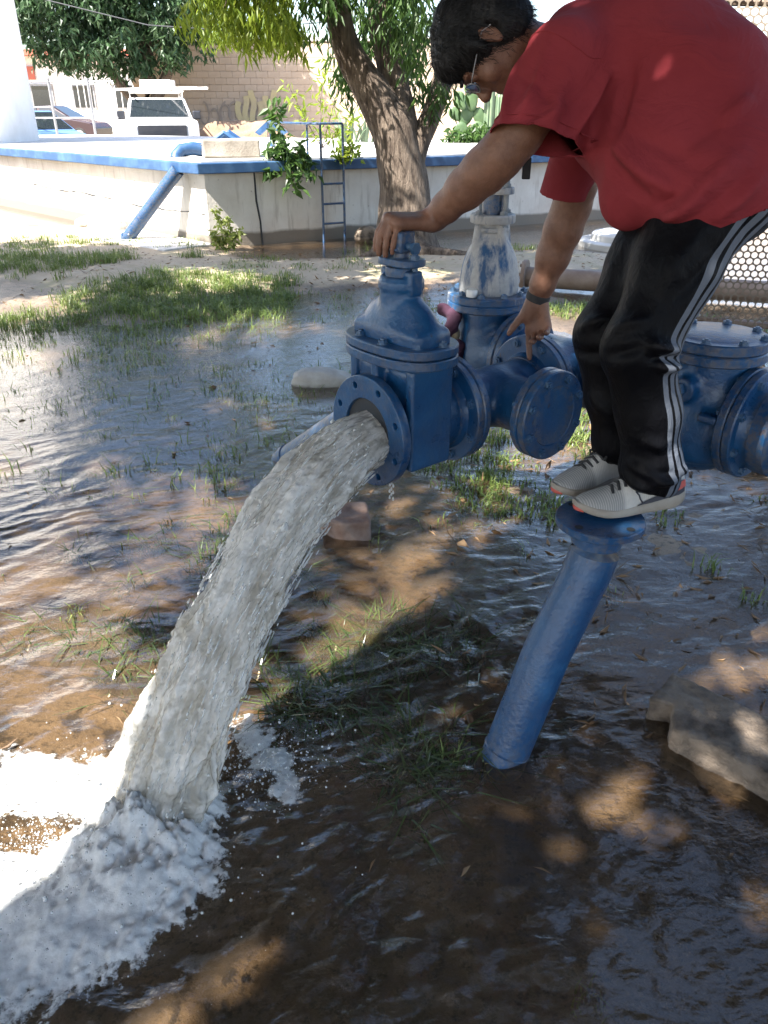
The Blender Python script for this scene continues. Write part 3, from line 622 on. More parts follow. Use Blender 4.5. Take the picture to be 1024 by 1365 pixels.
# graffiti: sprayed strokes, flat on the blocks
STROKE_N = [0]
def stroke(name, pts, w, m):
    b = MB(); pts = np.array(pts, float); n = len(pts); V = []; STROKE_N[0] += 1; y_ = 29.896 - .003 * STROKE_N[0]
    for i in range(n):
        t = nrm(pts[min(i + 1, n - 1)] - pts[max(i - 1, 0)]); nn = np.array([-t[1], t[0]]) * w / 2
        V += [(pts[i][0] + nn[0], y_, pts[i][1] + nn[1]), (pts[i][0] - nn[0], y_, pts[i][1] - nn[1])]
    b.add(V, [(2 * i, 2 * i + 1, 2 * i + 3, 2 * i + 2) for i in range(n - 1)]); return b.build(name, m, bw, recalc=False)
def curl(cx, cz, rx, rz, a0, a1, n=18): return [(cx + rx * math.cos(a), cz + rz * math.sin(a)) for a in np.linspace(a0, a1, n)]
for i in range(9):
    x0 = -7.6 + i * .36; stroke('graffiti', curl(x0, 1.45 + .12 * math.sin(i * 2.1), .20 + .05 * math.sin(i), .34, i * .9, i * .9 + 4.2), .06, M['graffiti'])
stroke('graffiti', curl(-5.1, 1.5, .5, .5, 2.2, 5.6), .06, M['graffiti'])
for i in range(6): stroke('graffiti', [(-4.95 + i * .24 + .05 * math.sin(q * 1.3 + i), 1.05 + q * .17) for q in range(6 + i % 3)], .19, M['graffiti_yellow'])
o = rock('rubble_mound', (-4.6, 27.8, .2), (1.9, .9, 1.15), M['rubble'], 'heap of brown earth and rubble at the foot of the block wall', 'rubble', seed=5, rough=.5)
# ---- house and fence at far left
hs = thing('house', 'low white house with a red edged roof behind the parked cars', 'house', (-16.5, 48, 0))
MB().box((-16.5, 49, 2.2), (13, 4, 4.0)).build('wall', M['white'], hs)
MB().box((-16.5, 48.6, 4.3), (13.4, 5, .26)).build('roof', M['redroof'], hs)
MB().box((-20.2, 46.9, 3.4), (3.6, .1, .6)).build('sign_band', M['redroof'], hs)
for x in (-20.4, -18.2, -16, -13.8):
    f = MB().box((x, 46.96, 2.3), (1.2, .12, 1.2)).build('window', M['steel'], hs); 
    MB().box((x, 46.89, 2.3), (1.0, .03, 1.0)).build('pane', M['glass'], f)
fe = thing('yard_fence', 'thin steel post and rail fence in front of the parked cars', 'fence', (-8, 22.4, 0))
for x in (-9.6, -9.35, -8.55, -7.55): MB().tube([(x, 22.6, 0), (x, 22.6, 2.35)], .035, 8).build('post', M['steel'], fe)
for z in (2.28, 1.45): MB().tube([(-11.5, 22.6, z), (-6.9, 22.6, z)], .022, 8).build('rail', M['steel'], fe)
gp = thing('garden_gate', 'white barred gate beside the house wall', 'gate', (-12.6, 43, 0))
for i in range(12): MB().tube([(-15.2 + i * .3, 43, .3), (-15.2 + i * .3, 43, 2.8)], .02, 6).build('bar', M['white'], gp)
for z in (.5, 1.6, 2.8): MB().tube([(-15.3, 43, z), (-11.7, 43, z)], .04, 6).build('rail', M['white'], gp)
cb = MB().tube([(-9.5, 23, 4.3), (-6, 23.2, 3.55), (-4.2, 23.3, 3.45), (2, 24, 3.9)], .014, 6).build('overhead_cable', M['plastic'], origin=(-6, 23, 3.5)); cb.location = (-6, 23, 3.5); props(cb, 'thin dark cable sagging across the dense tree', 'cable')

# ================================================================== vehicles
def vehicle(name, label, cat, loc, head, m, low, green, hw, hwt, wheels, wr, front):
    t = thing(name, label, cat, (loc[0], loc[1], 0)); L = np.array([math.cos(head), math.sin(head), 0]); S = np.array([-L[1], L[0], 0]); O = np.array([loc[0], loc[1], loc[2]])
    pt = lambda x, s, z: O + L * x + S * s + np.array([0, 0, z])
    b = MB(); n = len(low); V = []; sec = [(-hw + .06, .02), (-hw, 0), (hw, 0), (hw - .06, .02)]
    for s_, ins in [(-hw, .06), (-hw + .07, 0), (hw - .07, 0), (hw, .06)]:
        cx = np.mean([p[0] for p in low]); cz = np.mean([p[1] for p in low])
        V += [pt(x + (cx - x) * ins * .25, s_, z + (cz - z) * ins) for x, z in low]
    F = [tuple(range(n)), tuple(range(4 * n - 1, 3 * n - 1, -1))]
    for r in range(3): F += [(r * n + i, r * n + (i + 1) % n, (r + 1) * n + (i + 1) % n, (r + 1) * n + i) for i in range(n)]
    b.add(V, F); b.build('body', m, t, bevel=.05, bseg=3, angle=25)
    b = MB(); n = len(green); zb = min(z for _, z in green); zt = max(z for _, z in green); w = lambda z: hw - .05 + (hwt - hw + .05) * (z - zb) / (zt - zb)
    b.add([pt(x, -w(z), z) for x, z in green] + [pt(x, w(z), z) for x, z in green], [tuple(range(n)), tuple(range(2 * n - 1, n - 1, -1))] + [(i, (i + 1) % n, n + (i + 1) % n, n + i) for i in range(n)]); b.build('cabin', m, t, bevel=.05, bseg=3, angle=20)
    # panes: inset copies of the cabin sides, the windscreen and the rear window
    cx = np.mean([p[0] for p in green]); cz = (zb + zt) / 2; ins = [(cx + (x - cx) * .84, cz + .02 + (z - cz) * .68) for x, z in green]
    for sg in (-1, 1):
        for lo_, hi_ in ((0, .47), (.52, 1)):
            xs = [p[0] for p in ins]; a, c = min(xs), max(xs); xa, xb = a + (c - a) * lo_, a + (c - a) * hi_
            def top(x):
                zz = [p for p in ins]; best = min(z for _, z in ins)
                for i in range(len(ins)):
                    (x0, z0), (x1, z1) = ins[i], ins[(i + 1) % len(ins)]
                    if (x0 - x) * (x1 - x) <= 0 and abs(x1 - x0) > 1e-6: best = max(best, z0 + (z1 - z0) * (x - x0) / (x1 - x0))
                return best
            xsn = np.linspace(xa, xb, 7); zlo = min(z for _, z in ins); P = [(x, zlo) for x in xsn] + [(x, max(top(x), zlo + .03)) for x in xsn[::-1]]
            V = [pt(x, sg * (w(z) + .004), z) for x, z in P] + [pt(x, sg * (w(z) + .018), z) for x, z in P]; k = len(P)
            MB().add(V, [tuple(range(k)), tuple(range(2 * k - 1, k - 1, -1))] + [(i, (i + 1) % k, k + (i + 1) % k, k + i) for i in range(k)]).build('window', M['glass'], t)
    for (x0, z0), (x1, z1) in (front, ):
        d = nrm(np.array([x1 - x0, z1 - z0])); nn = np.array([-d[1], d[0]]); nn = nn if nn[0] > 0 else -nn; V = []
        for off in (.006, .02):
            for f, ss in ((.10, .90), (.90, .90)):
                x, z = x0 + (x1 - x0) * f + nn[0] * off, z0 + (z1 - z0) * f + nn[1] * off; V += [pt(x, -w(z) * ss, z), pt(x, w(z) * ss, z)]
        MB().add(V, [(0, 1, 3, 2), (4, 6, 7, 5), (0, 4, 5, 1), (2, 3, 7, 6), (0, 2, 6, 4), (1, 5, 7, 3)]).build('windscreen', M['glass'], t)
    for x in wheels:
        for sg in (-1, 1):
            wl_ = MB().lathe([(.0, -.1), (wr * .9, -.1), (wr, -.07), (wr, .07), (wr * .9, .1), (0, .1)], pt(x, sg * (hw - .09), wr), S, 24).build('wheel', M['tyre'], t)
            MB().lathe([(0, .09), (wr * .62, .095), (wr * .66, .115), (wr * .5, .105), (0, .125)], pt(x, sg * (hw - .09), wr), S * sg, 20).build('rim', M['lamp'], wl_)
    return t, pt
for_cars = 'cars parked behind the tank'
van, pt = vehicle('pickup_van', 'white work van with a dark grille and a ladder on its roof rack', 'van', (-6.35, 24.6, .2), rad(-74), M['carwhite'],
    [(-2.6, .35), (-2.62, 1.0), (-2.5, 1.21), (.55, 1.22), (1.60, 1.19), (1.90, 1.12), (1.92, .6), (1.88, .32)], [(-2.5, 1.20), (-2.4, 1.70), (-.2, 1.74), (.66, 1.20)], .95, .76, (-1.6, 1.15), .36, ((-.2, 1.74), (.66, 1.20)))
MB().add([pt(1.945, s, z) for s in (-.62, .62) for z in (.82, 1.08)] + [pt(1.90, s, z) for s in (-.62, .62) for z in (.82, 1.08)], [(0, 1, 3, 2), (4, 6, 7, 5), (0, 4, 5, 1), (2, 3, 7, 6), (0, 2, 6, 4), (1, 5, 7, 3)]).build('grille', M['plastic'], van)
for s in (-.76, .76): MB().add([pt(x, s + q, z) for x in (1.93, 1.85) for q in (-.12, .12) for z in (.82, 1.06)], [(0, 1, 3, 2), (4, 6, 7, 5), (0, 4, 5, 1), (2, 3, 7, 6), (0, 2, 6, 4), (1, 5, 7, 3)]).build('headlight', M['lamp'], van)
MB().add([pt(x, q, z) for x in (2.02, 1.86) for q in (-.9, .9) for z in (.36, .58)], [(0, 1, 3, 2), (4, 6, 7, 5), (0, 4, 5, 1), (2, 3, 7, 6), (0, 2, 6, 4), (1, 5, 7, 3)]).build('bumper', M['steel'], van, bevel=.03)
MB().add([pt(x, q, z) for x in (2.035, 2.02) for q in (-.16, .16) for z in (.44, .56)], [(0, 1, 3, 2), (4, 6, 7, 5), (0, 4, 5, 1), (2, 3, 7, 6), (0, 2, 6, 4), (1, 5, 7, 3)]).build('number_plate', M['white'], van)
for s in (-1.02, 1.02): MB().add([pt(x, s + q, z) for x in (.42, .30) for q in (-.11, .11) for z in (1.20, 1.42)], [(0, 1, 3, 2), (4, 6, 7, 5), (0, 4, 5, 1), (2, 3, 7, 6), (0, 2, 6, 4), (1, 5, 7, 3)]).build('mirror', M['plastic'], van, bevel=.03)
rk = MB()
for x in (-2.2, -1.2, -.35):
    rk.tube([pt(x, -.72, 1.66), pt(x, -.72, 1.90), pt(x, .72, 1.90), pt(x, .72, 1.66)], .022, 6)
for s in (-.72, .72): rk.tube([pt(-2.4, s, 1.90), pt(.1, s, 1.90)], .022, 6)
rk.build('roof_rack', M['white'], van)
la = thing('roof_ladder', 'aluminium ladder tied across the roof rack of the white van', 'ladder', pt(-.5, 0, 1.93))
l0, l1 = pt(-2.2, -1.0, 1.98), pt(.4, 1.25, 1.98); ldr = nrm(l1 - l0); sd = np.array([-ldr[1], ldr[0], 0])
for s in (-.2, .2): MB().box((l0 + l1) / 2 + sd * s, (np.linalg.norm(l1 - l0), .035, .06), R=np.array([ldr, sd, [0, 0, 1]]).T).build('rail', M['white'], la)
for i in range(10): q = l0 + (l1 - l0) * (i + .5) / 10; MB().tube([q - sd * .2, q + sd * .2], .016, 6).build('rung', M['steel'], la)
bx = MB().box(pt(-1.3, .1, 2.10), (.9, .6, .22)).build('roof_box', M['white'], bevel=.02, origin=pt(-1.3, .1, 2.0)); bx.location = pt(-1.3, .1, 2.0).tolist(); props(bx, 'pale box tied on the roof rack of the white van', 'box')
sed = ([(-2.1, .3), (-2.12, .75), (-1.95, .92), (1.0, .93), (1.85, .78), (2.05, .6), (2.05, .3)], [(-1.85, .9), (-1.2, 1.38), (.15, 1.42), (1.05, .92)])
vehicle('parked_car', 'light blue car parked nearest the white pillar', 'car', (-9.75, 23.9, .2), rad(-40), M['carblue'], sed[0], sed[1], .85, .62, (-1.3, 1.3), .31, ((.15, 1.42), (1.05, .92)))[0]['group'] = for_cars
vehicle('parked_car', 'dark maroon car parked between the blue car and the white van', 'car', (-13.9, 37.0, .4), rad(-6), M['cardark'], sed[0], sed[1], .85, .62, (-1.3, 1.3), .31, ((.15, 1.42), (1.05, .92)))[0]['group'] = for_cars

# ================================================================== plants by the tank
def spray(name, label, cat, base, stems, m, L, Wd_, n, parent_m=None, rad_=.10, group=None):
    t = thing(name, label, cat, base, group); b = MB(); C = []
    for path in stems:
        b.tube(path, np.linspace(.010, .004, len(path)), 6)
        P = np.array(path)
        for f in np.linspace(.25, 1, n): i = f * (len(P) - 1); j = min(int(i), len(P) - 2); C.append(P[j] + (P[j + 1] - P[j]) * (i - j))
    b.build('stem', parent_m or m, t); crown('leaves', np.array(C), rad_, 9, L, Wd_, m, t, .25); return t
q = np.array(onU(1.15, .05, 1.05))
spray('climbing_shrub', 'leafy shrub trailing over the blue rim left of the ladder', 'shrub', q, [[q + (0, 0, 0), q + (-.05, -.1, .12), q + (.02, -.22, -.05), q + (.05, -.26, -.30)], [q, q + (-.12, 0, .3), q + (-.16, .05, .65)], [q, q + (.15, -.12, .1), q + (.28, -.2, -.12)], [q, q + (-.2, -.1, .15), q + (-.25, -.22, -.18)]], M['leaf'], .15, .06, 9, M['bark'], .13)
q = np.array(onU(1.95, .10, 1.05))
spray('climbing_shrub', 'small bright leafy sprig on the rim between the ladder rails', 'shrub', q, [[q, q + (.05, -.05, .15), q + (.1, -.15, .02)], [q, q + (-.08, -.05, .12), q + (-.12, -.14, -.02)]], M['leaf_bright'], .12, .06, 5, M['bark'], .12)
q = np.array((-1.05, 14.5, 1.05))
spray('young_tree', 'pale young tree with hanging leaves growing behind the tank ladder', 'tree', q, [[q, q + (0, 0, .7), q + (.1, 0, 1.3)], [q, q + (-.3, 0, .5), q + (-.5, 0, .9)], [q, q + (.2, 0, .6), q + (.5, 0, 1.5)], [q, q + (.35, 0, .3), q + (.5, 0, .5)]], M['leaf_bright'], .17, .045, 6, M['bark'], .17)
ag = thing('agave_plant', 'row of pale green agave leaves behind the tank left of the trunk', 'plant', (-.6, 17.5, 1.0))
for i in range(26):
    x = -1.0 + RNG.uniform(0, 1.5); y = 17.3 + RNG.uniform(-.2, .3); a = RNG.uniform(-.9, .9); h = RNG.uniform(.35, .75)
    b = MB(); b.tube([(x, y, 1.0), (x + .2 * a, y - .05, 1.0 + h * .6), (x + .45 * a, y - .1, 1.0 + h)], [.05, .045, .003], 6, flat=.35); b.build('leaf', M['agave'], ag)
pc = thing('prickly_pear', 'prickly pear cactus with broad flat pads behind the tank', 'cactus', (1.75, 17.2, 1.0))
for (x, z, r, a) in [(1.55, 1.2, .20, .3), (1.85, 1.22, .19, -.2), (1.62, 1.5, .17, -.5), (1.5, 1.78, .15, .4), (1.72, 1.78, .16, .1), (1.9, 1.5, .16, .4), (1.66, 2.05, .14, -.2), (1.42, 1.55, .14, 1.0), (1.85, 1.95, .13, .5)]:
    R = np.array([[math.cos(a), 0, -math.sin(a)], [0, 1, 0], [math.sin(a), 0, math.cos(a)]]); b = MB(); b.lathe([(0, -1), (.35, -.92), (.72, -.65), (.95, -.2), (1, .2), (.85, .65), (.5, .92), (0, 1)], (0, 0, 0), (0, 0, 1), 16); V = np.array(b.v) * np.array([r * .78, r * .2, r * 1.15]); b.v = [tuple(p) for p in (V @ R.T + np.array([x, 17.2 + RNG.uniform(-.12, .12), z]))]; b.build('pad', M['cactus'], pc)
cc = thing('column_cactus', 'ribbed column cactus right beside the prickly pear', 'cactus', (2.1, 17.25, 1.0))
for (x, h, r) in [(2.08, 1.15, .11), (2.28, .95, .10), (2.45, .8, .09)]:
    b = MB(); V = []; F = []; K = 24; Z = [0, .1, .3, .6, .9, .97, 1]; Rr = [.8, 1, 1, 1, .95, .7, .05]
    for z, q in zip(Z, Rr):
        for k in range(K): w = r * q * (1 if k % 3 else .72); V.append((x + w * math.cos(2 * math.pi * k / K), 17.3 + w * math.sin(2 * math.pi * k / K), 1.0 + h * z))
    for i in range(len(Z) - 1): F += [(i * K + k, i * K + (k + 1) % K, (i + 1) * K + (k + 1) % K, (i + 1) * K + k) for k in range(K)]
    b.add(V, F + [tuple(range((len(Z) - 1) * K, len(Z) * K))]).build('column', M['agave'], cc)
sh = thing('low_shrub', 'low bushy shrub on the tank top under the cacti', 'shrub', (1.55, 17.0, 1.0)); crown('leaves', np.c_[RNG.uniform(1.3, 2.3, 30), RNG.uniform(16.8, 17.2, 30), RNG.uniform(1.02, 1.28, 30)], .14, 30, .12, .06, M['leaf'], sh, .1)
MB().tube([(1.55, 17, 1.0), (1.6, 17, 1.2)], .02, 6).build('stem', M['bark'], sh)
q = np.array((-2.03, 10.35, .0))
spray('flowering_weed', 'tall pale flowering weed at the water edge below the tank corner', 'weed', q, [[q, q + (-.03, 0, .28), q + (-.07, 0, .52)], [q, q + (.05, 0, .22), q + (.08, 0, .40)], [q, q + (.12, 0, .16), q + (.2, 0, .26)], [q, q + (-.1, 0, .14), q + (-.14, 0, .24)]], M['weed'], .075, .035, 8, None, .055)
rock('stone', (-.22, 11.30, .06), (.20, .15, .13), M['slabrough'], 'dark rounded stone at the foot of the tank just left of the tree', seed=12)

# ================================================================== perforated steel fence on the right
pf = thing('perforated_fence', 'brown sheet fence of punched steel with round holes behind the man', 'fence', (1.95, 4.1, 0))
f0, f1 = np.array([1.36, 4.28]), np.array([3.3, 3.75]); fd = nrm(f1 - f0); fl = np.linalg.norm(f1 - f0); pit = .036; rh = .0150
def holes(u0, u1, z0, z1, off, warp):
    nu = int((u1 - u0) / pit); row = pit * .866; nz = int((z1 - z0) / row); K = 6; A = [math.pi / 6 + math.pi / 3 * k for k in range(K)]
    J, I = np.meshgrid(np.arange(nz), np.arange(nu), indexing='ij'); cu = u0 + (I + .5 * (J % 2)).ravel() * pit; cz = z0 + J.ravel() * row; V = []; hexr = pit / math.sqrt(3)
    A2 = [math.pi / 6 + math.pi / 6 * k for k in range(12)]
    outer = [hexr * (1 if k % 2 == 0 else math.cos(math.pi / 6)) for k in range(12)]
    V = np.stack([np.stack([cu + q * math.cos(a), cz + q * math.sin(a)], 1) for a, q in zip(A2, outer)] + [np.stack([cu + rh * math.cos(a), cz + rh * math.sin(a)], 1) for a in A2], 1)
    n = len(cu); Vf = V.reshape(-1, 2); i = np.arange(n)[:, None] * 24
    F = np.concatenate([i + [k, (k + 1) % 12, 12 + (k + 1) % 12, 12 + k] for k in range(12)], 1).reshape(-1, 4)
    dep = off + warp * fbm(np.c_[Vf, np.zeros(len(Vf))], 1.6, 2)
    nn = np.array([fd[1], -fd[0]]); X = f0[0] + fd[0] * Vf[:, 0] + nn[0] * dep; Yy = f0[1] + fd[1] * Vf[:, 0] + nn[1] * dep
    return np.c_[X, Yy, Vf[:, 1]], F
V, F = holes(0, 1.02, .04, 2.75, 0, .03); npmesh('panel', V, F, M['mesh'], pf, False)
V, F = holes(1.0, fl, .02, 2.75, .03, .03); npmesh('panel', V, F, M['mesh'], pf, False)
for u in (.02, 1.0, 1.95):
    q = f0 + fd * u; MB().box((q[0], q[1] + .06, 1.4), (.05, .05, 2.9)).build('post', M['rust'], pf)
for z in (.55, 1.2, 2.0):
    MB().tube([(f0[0], f0[1] + .05, z + .06), (f1[0], f1[1] + .05, z - .02)], .018, 8).build('rail', M['rust'], pf)
bd = MB().box((1.90, 3.62, .05), (1.1, .12, .035), R=[[.80, .6, 0], [-.6, .80, 0], [0, 0, 1]], jit=.006).build('wooden_board', M['wood'], bevel=.004, origin=(1.9, 3.62, 0)); bd.location = (1.9, 3.62, 0); props(bd, 'weathered grey board lying on the mud under the check valve', 'board')
# ================================================================== valves and pipes
Z = np.array([0, 0, 1.0]); AX = np.array([0.7724, 0.6351, 0]); MX = np.array([0.6351, -0.7724, 0]); H = 0.771
V0 = np.array([-.051, 2.118, H])
at = lambda s: V0 + AX * s
PAIR, BF, JC, TC = at(.324), at(.722), at(.935), at(.523)
AF = JC - MX * .235; FF = JC + MX * .672
RB = np.array([AX, MX, Z]).T
b = bmesh.new(); bmesh.ops.create_cone(b, cap_ends=True, segments=6, radius1=.0135, radius2=.0132, depth=.010, matrix=Matrix.Translation((0, 0, .0055))); bmesh.ops.create_cone(b, cap_ends=True, segments=14, radius1=.016, radius2=.0155, depth=.002, matrix=Matrix.Translation((0, 0, .0005))); bmesh.ops.create_cone(b, cap_ends=True, segments=10, radius1=.0068, radius2=.006, depth=.005, matrix=Matrix.Translation((0, 0, .012)))
me_bolt = bpy.data.meshes.new('bolt'); b.to_mesh(me_bolt); b.free(); me_bolt.materials.append(M['bolt'])
me_lbolt = me_bolt.copy(); me_lbolt.materials.clear(); me_lbolt.materials.append(M['lime_bolt'])
def flange(parent, c, ax, R=.165, th=.027, hub=.112, m='blue', hubl=.03, name='flange'):
    """c = outer mating face, the disc goes th along ax, a short weld hub follows"""
    e = .004; b = MB(); b.lathe([(0, 0), (R - e, 0), (R, e), (R, th - e), (R - e, th), (hub + .012, th + .001), (hub + .004, th + .012), (hub, th + hubl), (0, th + hubl)], c, ax, 64); return b.build(name, M[m], parent)
def bolts(parent, c, ax, Rb=.142, n=8, ph=.39, me=None, rng=None):
    ax = nrm(ax); r0 = (0, 0, 1) if abs(ax[2]) < .9 else (1, 0, 0); u = nrm(np.cross(r0, ax)); w = np.cross(ax, u)
    for k in range(n):
        a = ph + 2 * math.pi * k / n; p = c + (u * math.cos(a) + w * math.sin(a)) * Rb; q = RNG.uniform(0, 6.28); put('bolt', me or me_bolt, parent, p, ax, x=u * math.cos(q) + w * math.sin(q))
def fieldmesh(fl, name, m, parent, it=1):
    V, F = fl.mesh(); V = relax(V, F, it, .5) if it else V; return npmesh(name, V, F, m, parent, True)
# ---- gate valve that discharges
C1 = at(.128)
gv = thing('gate_valve', 'dark blue gate valve with an open flange pouring the water out', 'valve', (C1[0], C1[1], .6))
f = Field((C1[0] - .25, C1[1] - .25, .6), (C1[0] + .27, C1[1] + .27, 1.0), .0042)
f.cyl(at(.02), at(.31), .113, .004); f.box(C1 + Z * .075, (.066, .128, .128), RB, .035, k=.03); f.cyl(C1 - AX * .066, C1 + AX * .066, .130, .03, k=.02)
for sg in (-1, 1): f.box(C1 + MX * sg * .126 + Z * .05, (.078, .016, .15), RB, .008, k=.012)
for sg in (-1, 1): f.box(C1 + AX * sg * .072 + Z * .13, (.03, .014, .075), RB, .006, k=.012)
f.cyl(at(-.02), at(.20), .098, .0, mode='s')
fieldmesh(f, 'body', M['blue'], gv)
cu = bpy.data.curves.new('flange', 'CURVE'); cu.dimensions = '2D'; cu.fill_mode = 'BOTH'; cu.extrude = .0125; cu.bevel_depth = .0025; cu.bevel_resolution = 1
def circ(cx, cy, r, n):
    s = cu.splines.new('POLY'); s.points.add(n - 1); s.use_cyclic_u = True
    for k in range(n): s.points[k].co = (cx + r * math.cos(2 * math.pi * k / n), cy + r * math.sin(2 * math.pi * k / n), 0, 1)
circ(0, 0, .1625, 72); circ(0, 0, .101, 56)
for k in range(8): circ(.138 * math.cos(k * math.pi / 4 + .39), .138 * math.sin(k * math.pi / 4 + .39), .0125, 16)
tmp = bpy.data.objects.new('tmp', cu); COL.objects.link(tmp); dg = bpy.context.evaluated_depsgraph_get(); me = bpy.data.meshes.new_from_object(tmp.evaluated_get(dg)); bpy.data.objects.remove(tmp)
me.materials.clear(); me.materials.append(M['blue']); me.name = 'flange'
put('flange', me, gv, at(.015), -AX, x=Z)
b = MB(); b.lathe([(.118, 0), (.113, .05), (.116, .02)][:2], at(.028), AX, 48); b.build('flange_hub', M['blue'], gv)
b = MB(); b.lathe([(.0985, 0), (.0985, .2)], at(.01), AX, 40); b.build('bore', M['hole'], gv)
flange(gv, PAIR - AX * .001, -AX)
def oval(Am, Aa, n=64, p=2.6): return [(Am * abs(math.cos(t)) ** (2 / p) * math.copysign(1, math.cos(t)), Aa * abs(math.sin(t)) ** (2 / p) * math.copysign(1, math.sin(t))) for t in np.linspace(0, 2 * math.pi, n, endpoint=False)]
cz = lambda z: np.array([C1[0], C1[1], z])
b = MB(); b.prism(oval(.185, .118), cz(.972), MX, AX, Z, .029); b.build('body_flange', M['blue'], gv, bevel=.005, angle=50)
b = MB(); b.prism(oval(.185, .118), cz(1.0035), MX, AX, Z, .027); b.build('bonnet_flange', M['blue'], gv, bevel=.005, angle=50)
for k in range(8): t = k * math.pi / 4 + .2; put('bolt', me_bolt, gv, cz(1.031) + MX * .158 * math.cos(t) + AX * .094 * math.sin(t), Z, x=(math.cos(k * 2.3), math.sin(k * 2.3), 0))
f = Field((C1[0] - .2, C1[1] - .2, 1.01), (C1[0] + .2, C1[1] + .2, 1.27), .0038)
f.ell(cz(1.035), (.075, .148, .122), RB); f.box(cz(1.04), (.066, .145, .032), RB, .02, k=.03); f.cyl(cz(1.07), cz(1.20), .060, .004, k=.014); f.cyl(cz(1.165), cz(1.19), .064, .004, k=.004)
for sg in (-1, 1): f.box(cz(1.185) + MX * sg * .048, (.022, .018, .032), RB, .006, k=.006)
f.cyl(cz(1.0), cz(1.028), .3, 0, mode='s'); fieldmesh(f, 'bonnet', M['blue'], gv)
b = MB(); b.lathe([(0, 0), (.044, 0), (.044, .03), (0, .03)], cz(1.195), Z, 32); b.build('packing_box', M['blue'], gv, bevel=.003)
b = MB(); b.prism(oval(.072, .046, 40, 3), cz(1.227), MX, AX, Z, .02); b.build('gland_flange', M['blue'], gv, bevel=.004)
for sg in (-1, 1):
    b = MB(); b.lathe([(0, 0), (.008, 0), (.008, .066), (0, .066)], cz(1.195) + MX * sg * .056, Z, 12); st_ = b.build('stud', M['bolt'], gv)
    put('bolt', me_bolt, gv, cz(1.247) + MX * sg * .056, Z)
b = MB(); b.lathe([(0, 0), (.021, 0), (.020, .05), (0, .05)], cz(1.235), Z, 20); b.build('stem', M['blue'], gv)
b = MB(); b.box(cz(1.288), (.054, .054, .056), R=RB); b.lathe([(0, 0), (.034, 0), (.034, .012), (0, .012)], cz(1.262), Z, 24); b.build('stem_nut', M['blue'], gv, bevel=.006)
b = MB(); b.tube([cz(1.28) + MX * .025, cz(1.276) + MX * .062], .010, 10); b.lathe([(0, 0), (.016, 0), (.016, .012), (0, .012)], cz(1.276) + MX * .05, MX, 6); b.build('set_screw', M['bolt'], gv)
# ---- tee with the blind flange
te = thing('pipe_tee', 'blue pipe tee with a bolted blind flange facing right', 'pipe tee', (TC[0], TC[1], .6))
f = Field(TC - np.array([.36, .36, .14]), TC + np.array([.36, .36, .14]), .0045); f.cyl(PAIR + AX * .02, BF - AX * .02, .094, .003); f.cyl(TC, TC + MX * .205, .088, .003, k=.035); fieldmesh(f, 'body', M['blue'], te)
flange(te, PAIR + AX * .001, AX, hub=.098); flange(te, BF - AX * .001, -AX, hub=.098)
BC = TC + MX * .235; flange(te, BC - MX * .001, -MX, R=.140, hub=.092)
b = MB(); b.lathe([(0, 0), (.136, 0), (.140, .004), (.140, .024), (.136, .028), (.096, .0285), (.093, .026), (0, .0265)], BC + MX * .001, MX, 64); b.build('blind_flange', M['blue'], te)
bolts(te, BC + MX * .029, MX, .118); bolts(te, BC - MX * .028, -MX, .118); bolts(te, PAIR - AX * .028, -AX); bolts(te, PAIR + AX * .028, AX); bolts(te, BF - AX * .028, -AX)
# ---- junction tee
jt = thing('junction_tee', 'blue main pipe junction joining the tee, the limed valve and the check valve', 'pipe junction', (JC[0], JC[1], .6))
f = Field(JC - np.array([.36, .36, .14]), JC + np.array([.36, .36, .14]), .0055); f.cyl(AF + MX * .02, JC + MX * .235, .110, .003); f.cyl(JC, BF + AX * .02, .110, .003, k=.03); fieldmesh(f, 'body', M['blue'], jt)
flange(jt, BF + AX * .001, AX); flange(jt, AF + MX * .001, MX); flange(jt, JC + MX * .238, -MX)
bolts(jt, AF + MX * .028, MX); bolts(jt, JC + MX * .21, -MX)
# ---- the limed valve on its riser
C2 = AF - MX * .19; c2 = lambda z: np.array([C2[0], C2[1], z])
lv = thing('limed_gate_valve', 'blue valve riser with a lime crusted grey bonnet behind the gate valve', 'valve', (C2[0], C2[1], .56))
f = Field((C2[0] - .3, C2[1] - .3, .50), (C2[0] + .3, C2[1] + .3, .96), .006); f.cyl(c2(.62), c2(.93), .118, .004); f.cyl(c2(H), AF - MX * .02, .112, .003, k=.03); f.ell(c2(.72), (.14, .14, .16), k=.04); fieldmesh(f, 'body', M['blue'], lv)
flange(lv, AF - MX * .001, -MX)
b = MB(); b.lathe([(0, 0), (.151, 0), (.156, .005), (.156, .028), (.153, .031), (.156, .034), (.156, .056), (.151, .061), (0, .061)], c2(.925), Z, 64); b.build('bonnet_flange', M['blue_splash'], lv)
for k in range(10): a = k * 2 * math.pi / 10; put('bolt', me_bolt, lv, c2(.987) + np.array([math.cos(a), math.sin(a), 0]) * .135, Z)
f = Field((C2[0] - .14, C2[1] - .14, .98), (C2[0] + .14, C2[1] + .14, 1.30), .0038)
f.cyl(c2(.985), c2(1.05), .108, .006, r2=.104); f.ell(c2(1.015), (.112, .112, .190), k=.01); f.cyl(c2(1.12), c2(1.24), .050, .003, k=.022)
for k in range(4): a = .5 + k * math.pi / 2; d = np.array([math.cos(a), math.sin(a), 0]); f.cone(c2(1.225) + d * .060, c2(1.12) + d * .078, .016, .014, k=.014)
f.cyl(c2(1.205), c2(1.222), .062, .004, k=.004); fieldmesh(f, 'bonnet', M['blue_lime'], lv)
b = MB(); b.lathe([(0, 0), (.081, 0), (.083, .003), (.083, .026), (.079, .03), (0, .03)], c2(1.236), Z, 8 * 5); b.build('neck_flange', M['blue_lime'], lv)
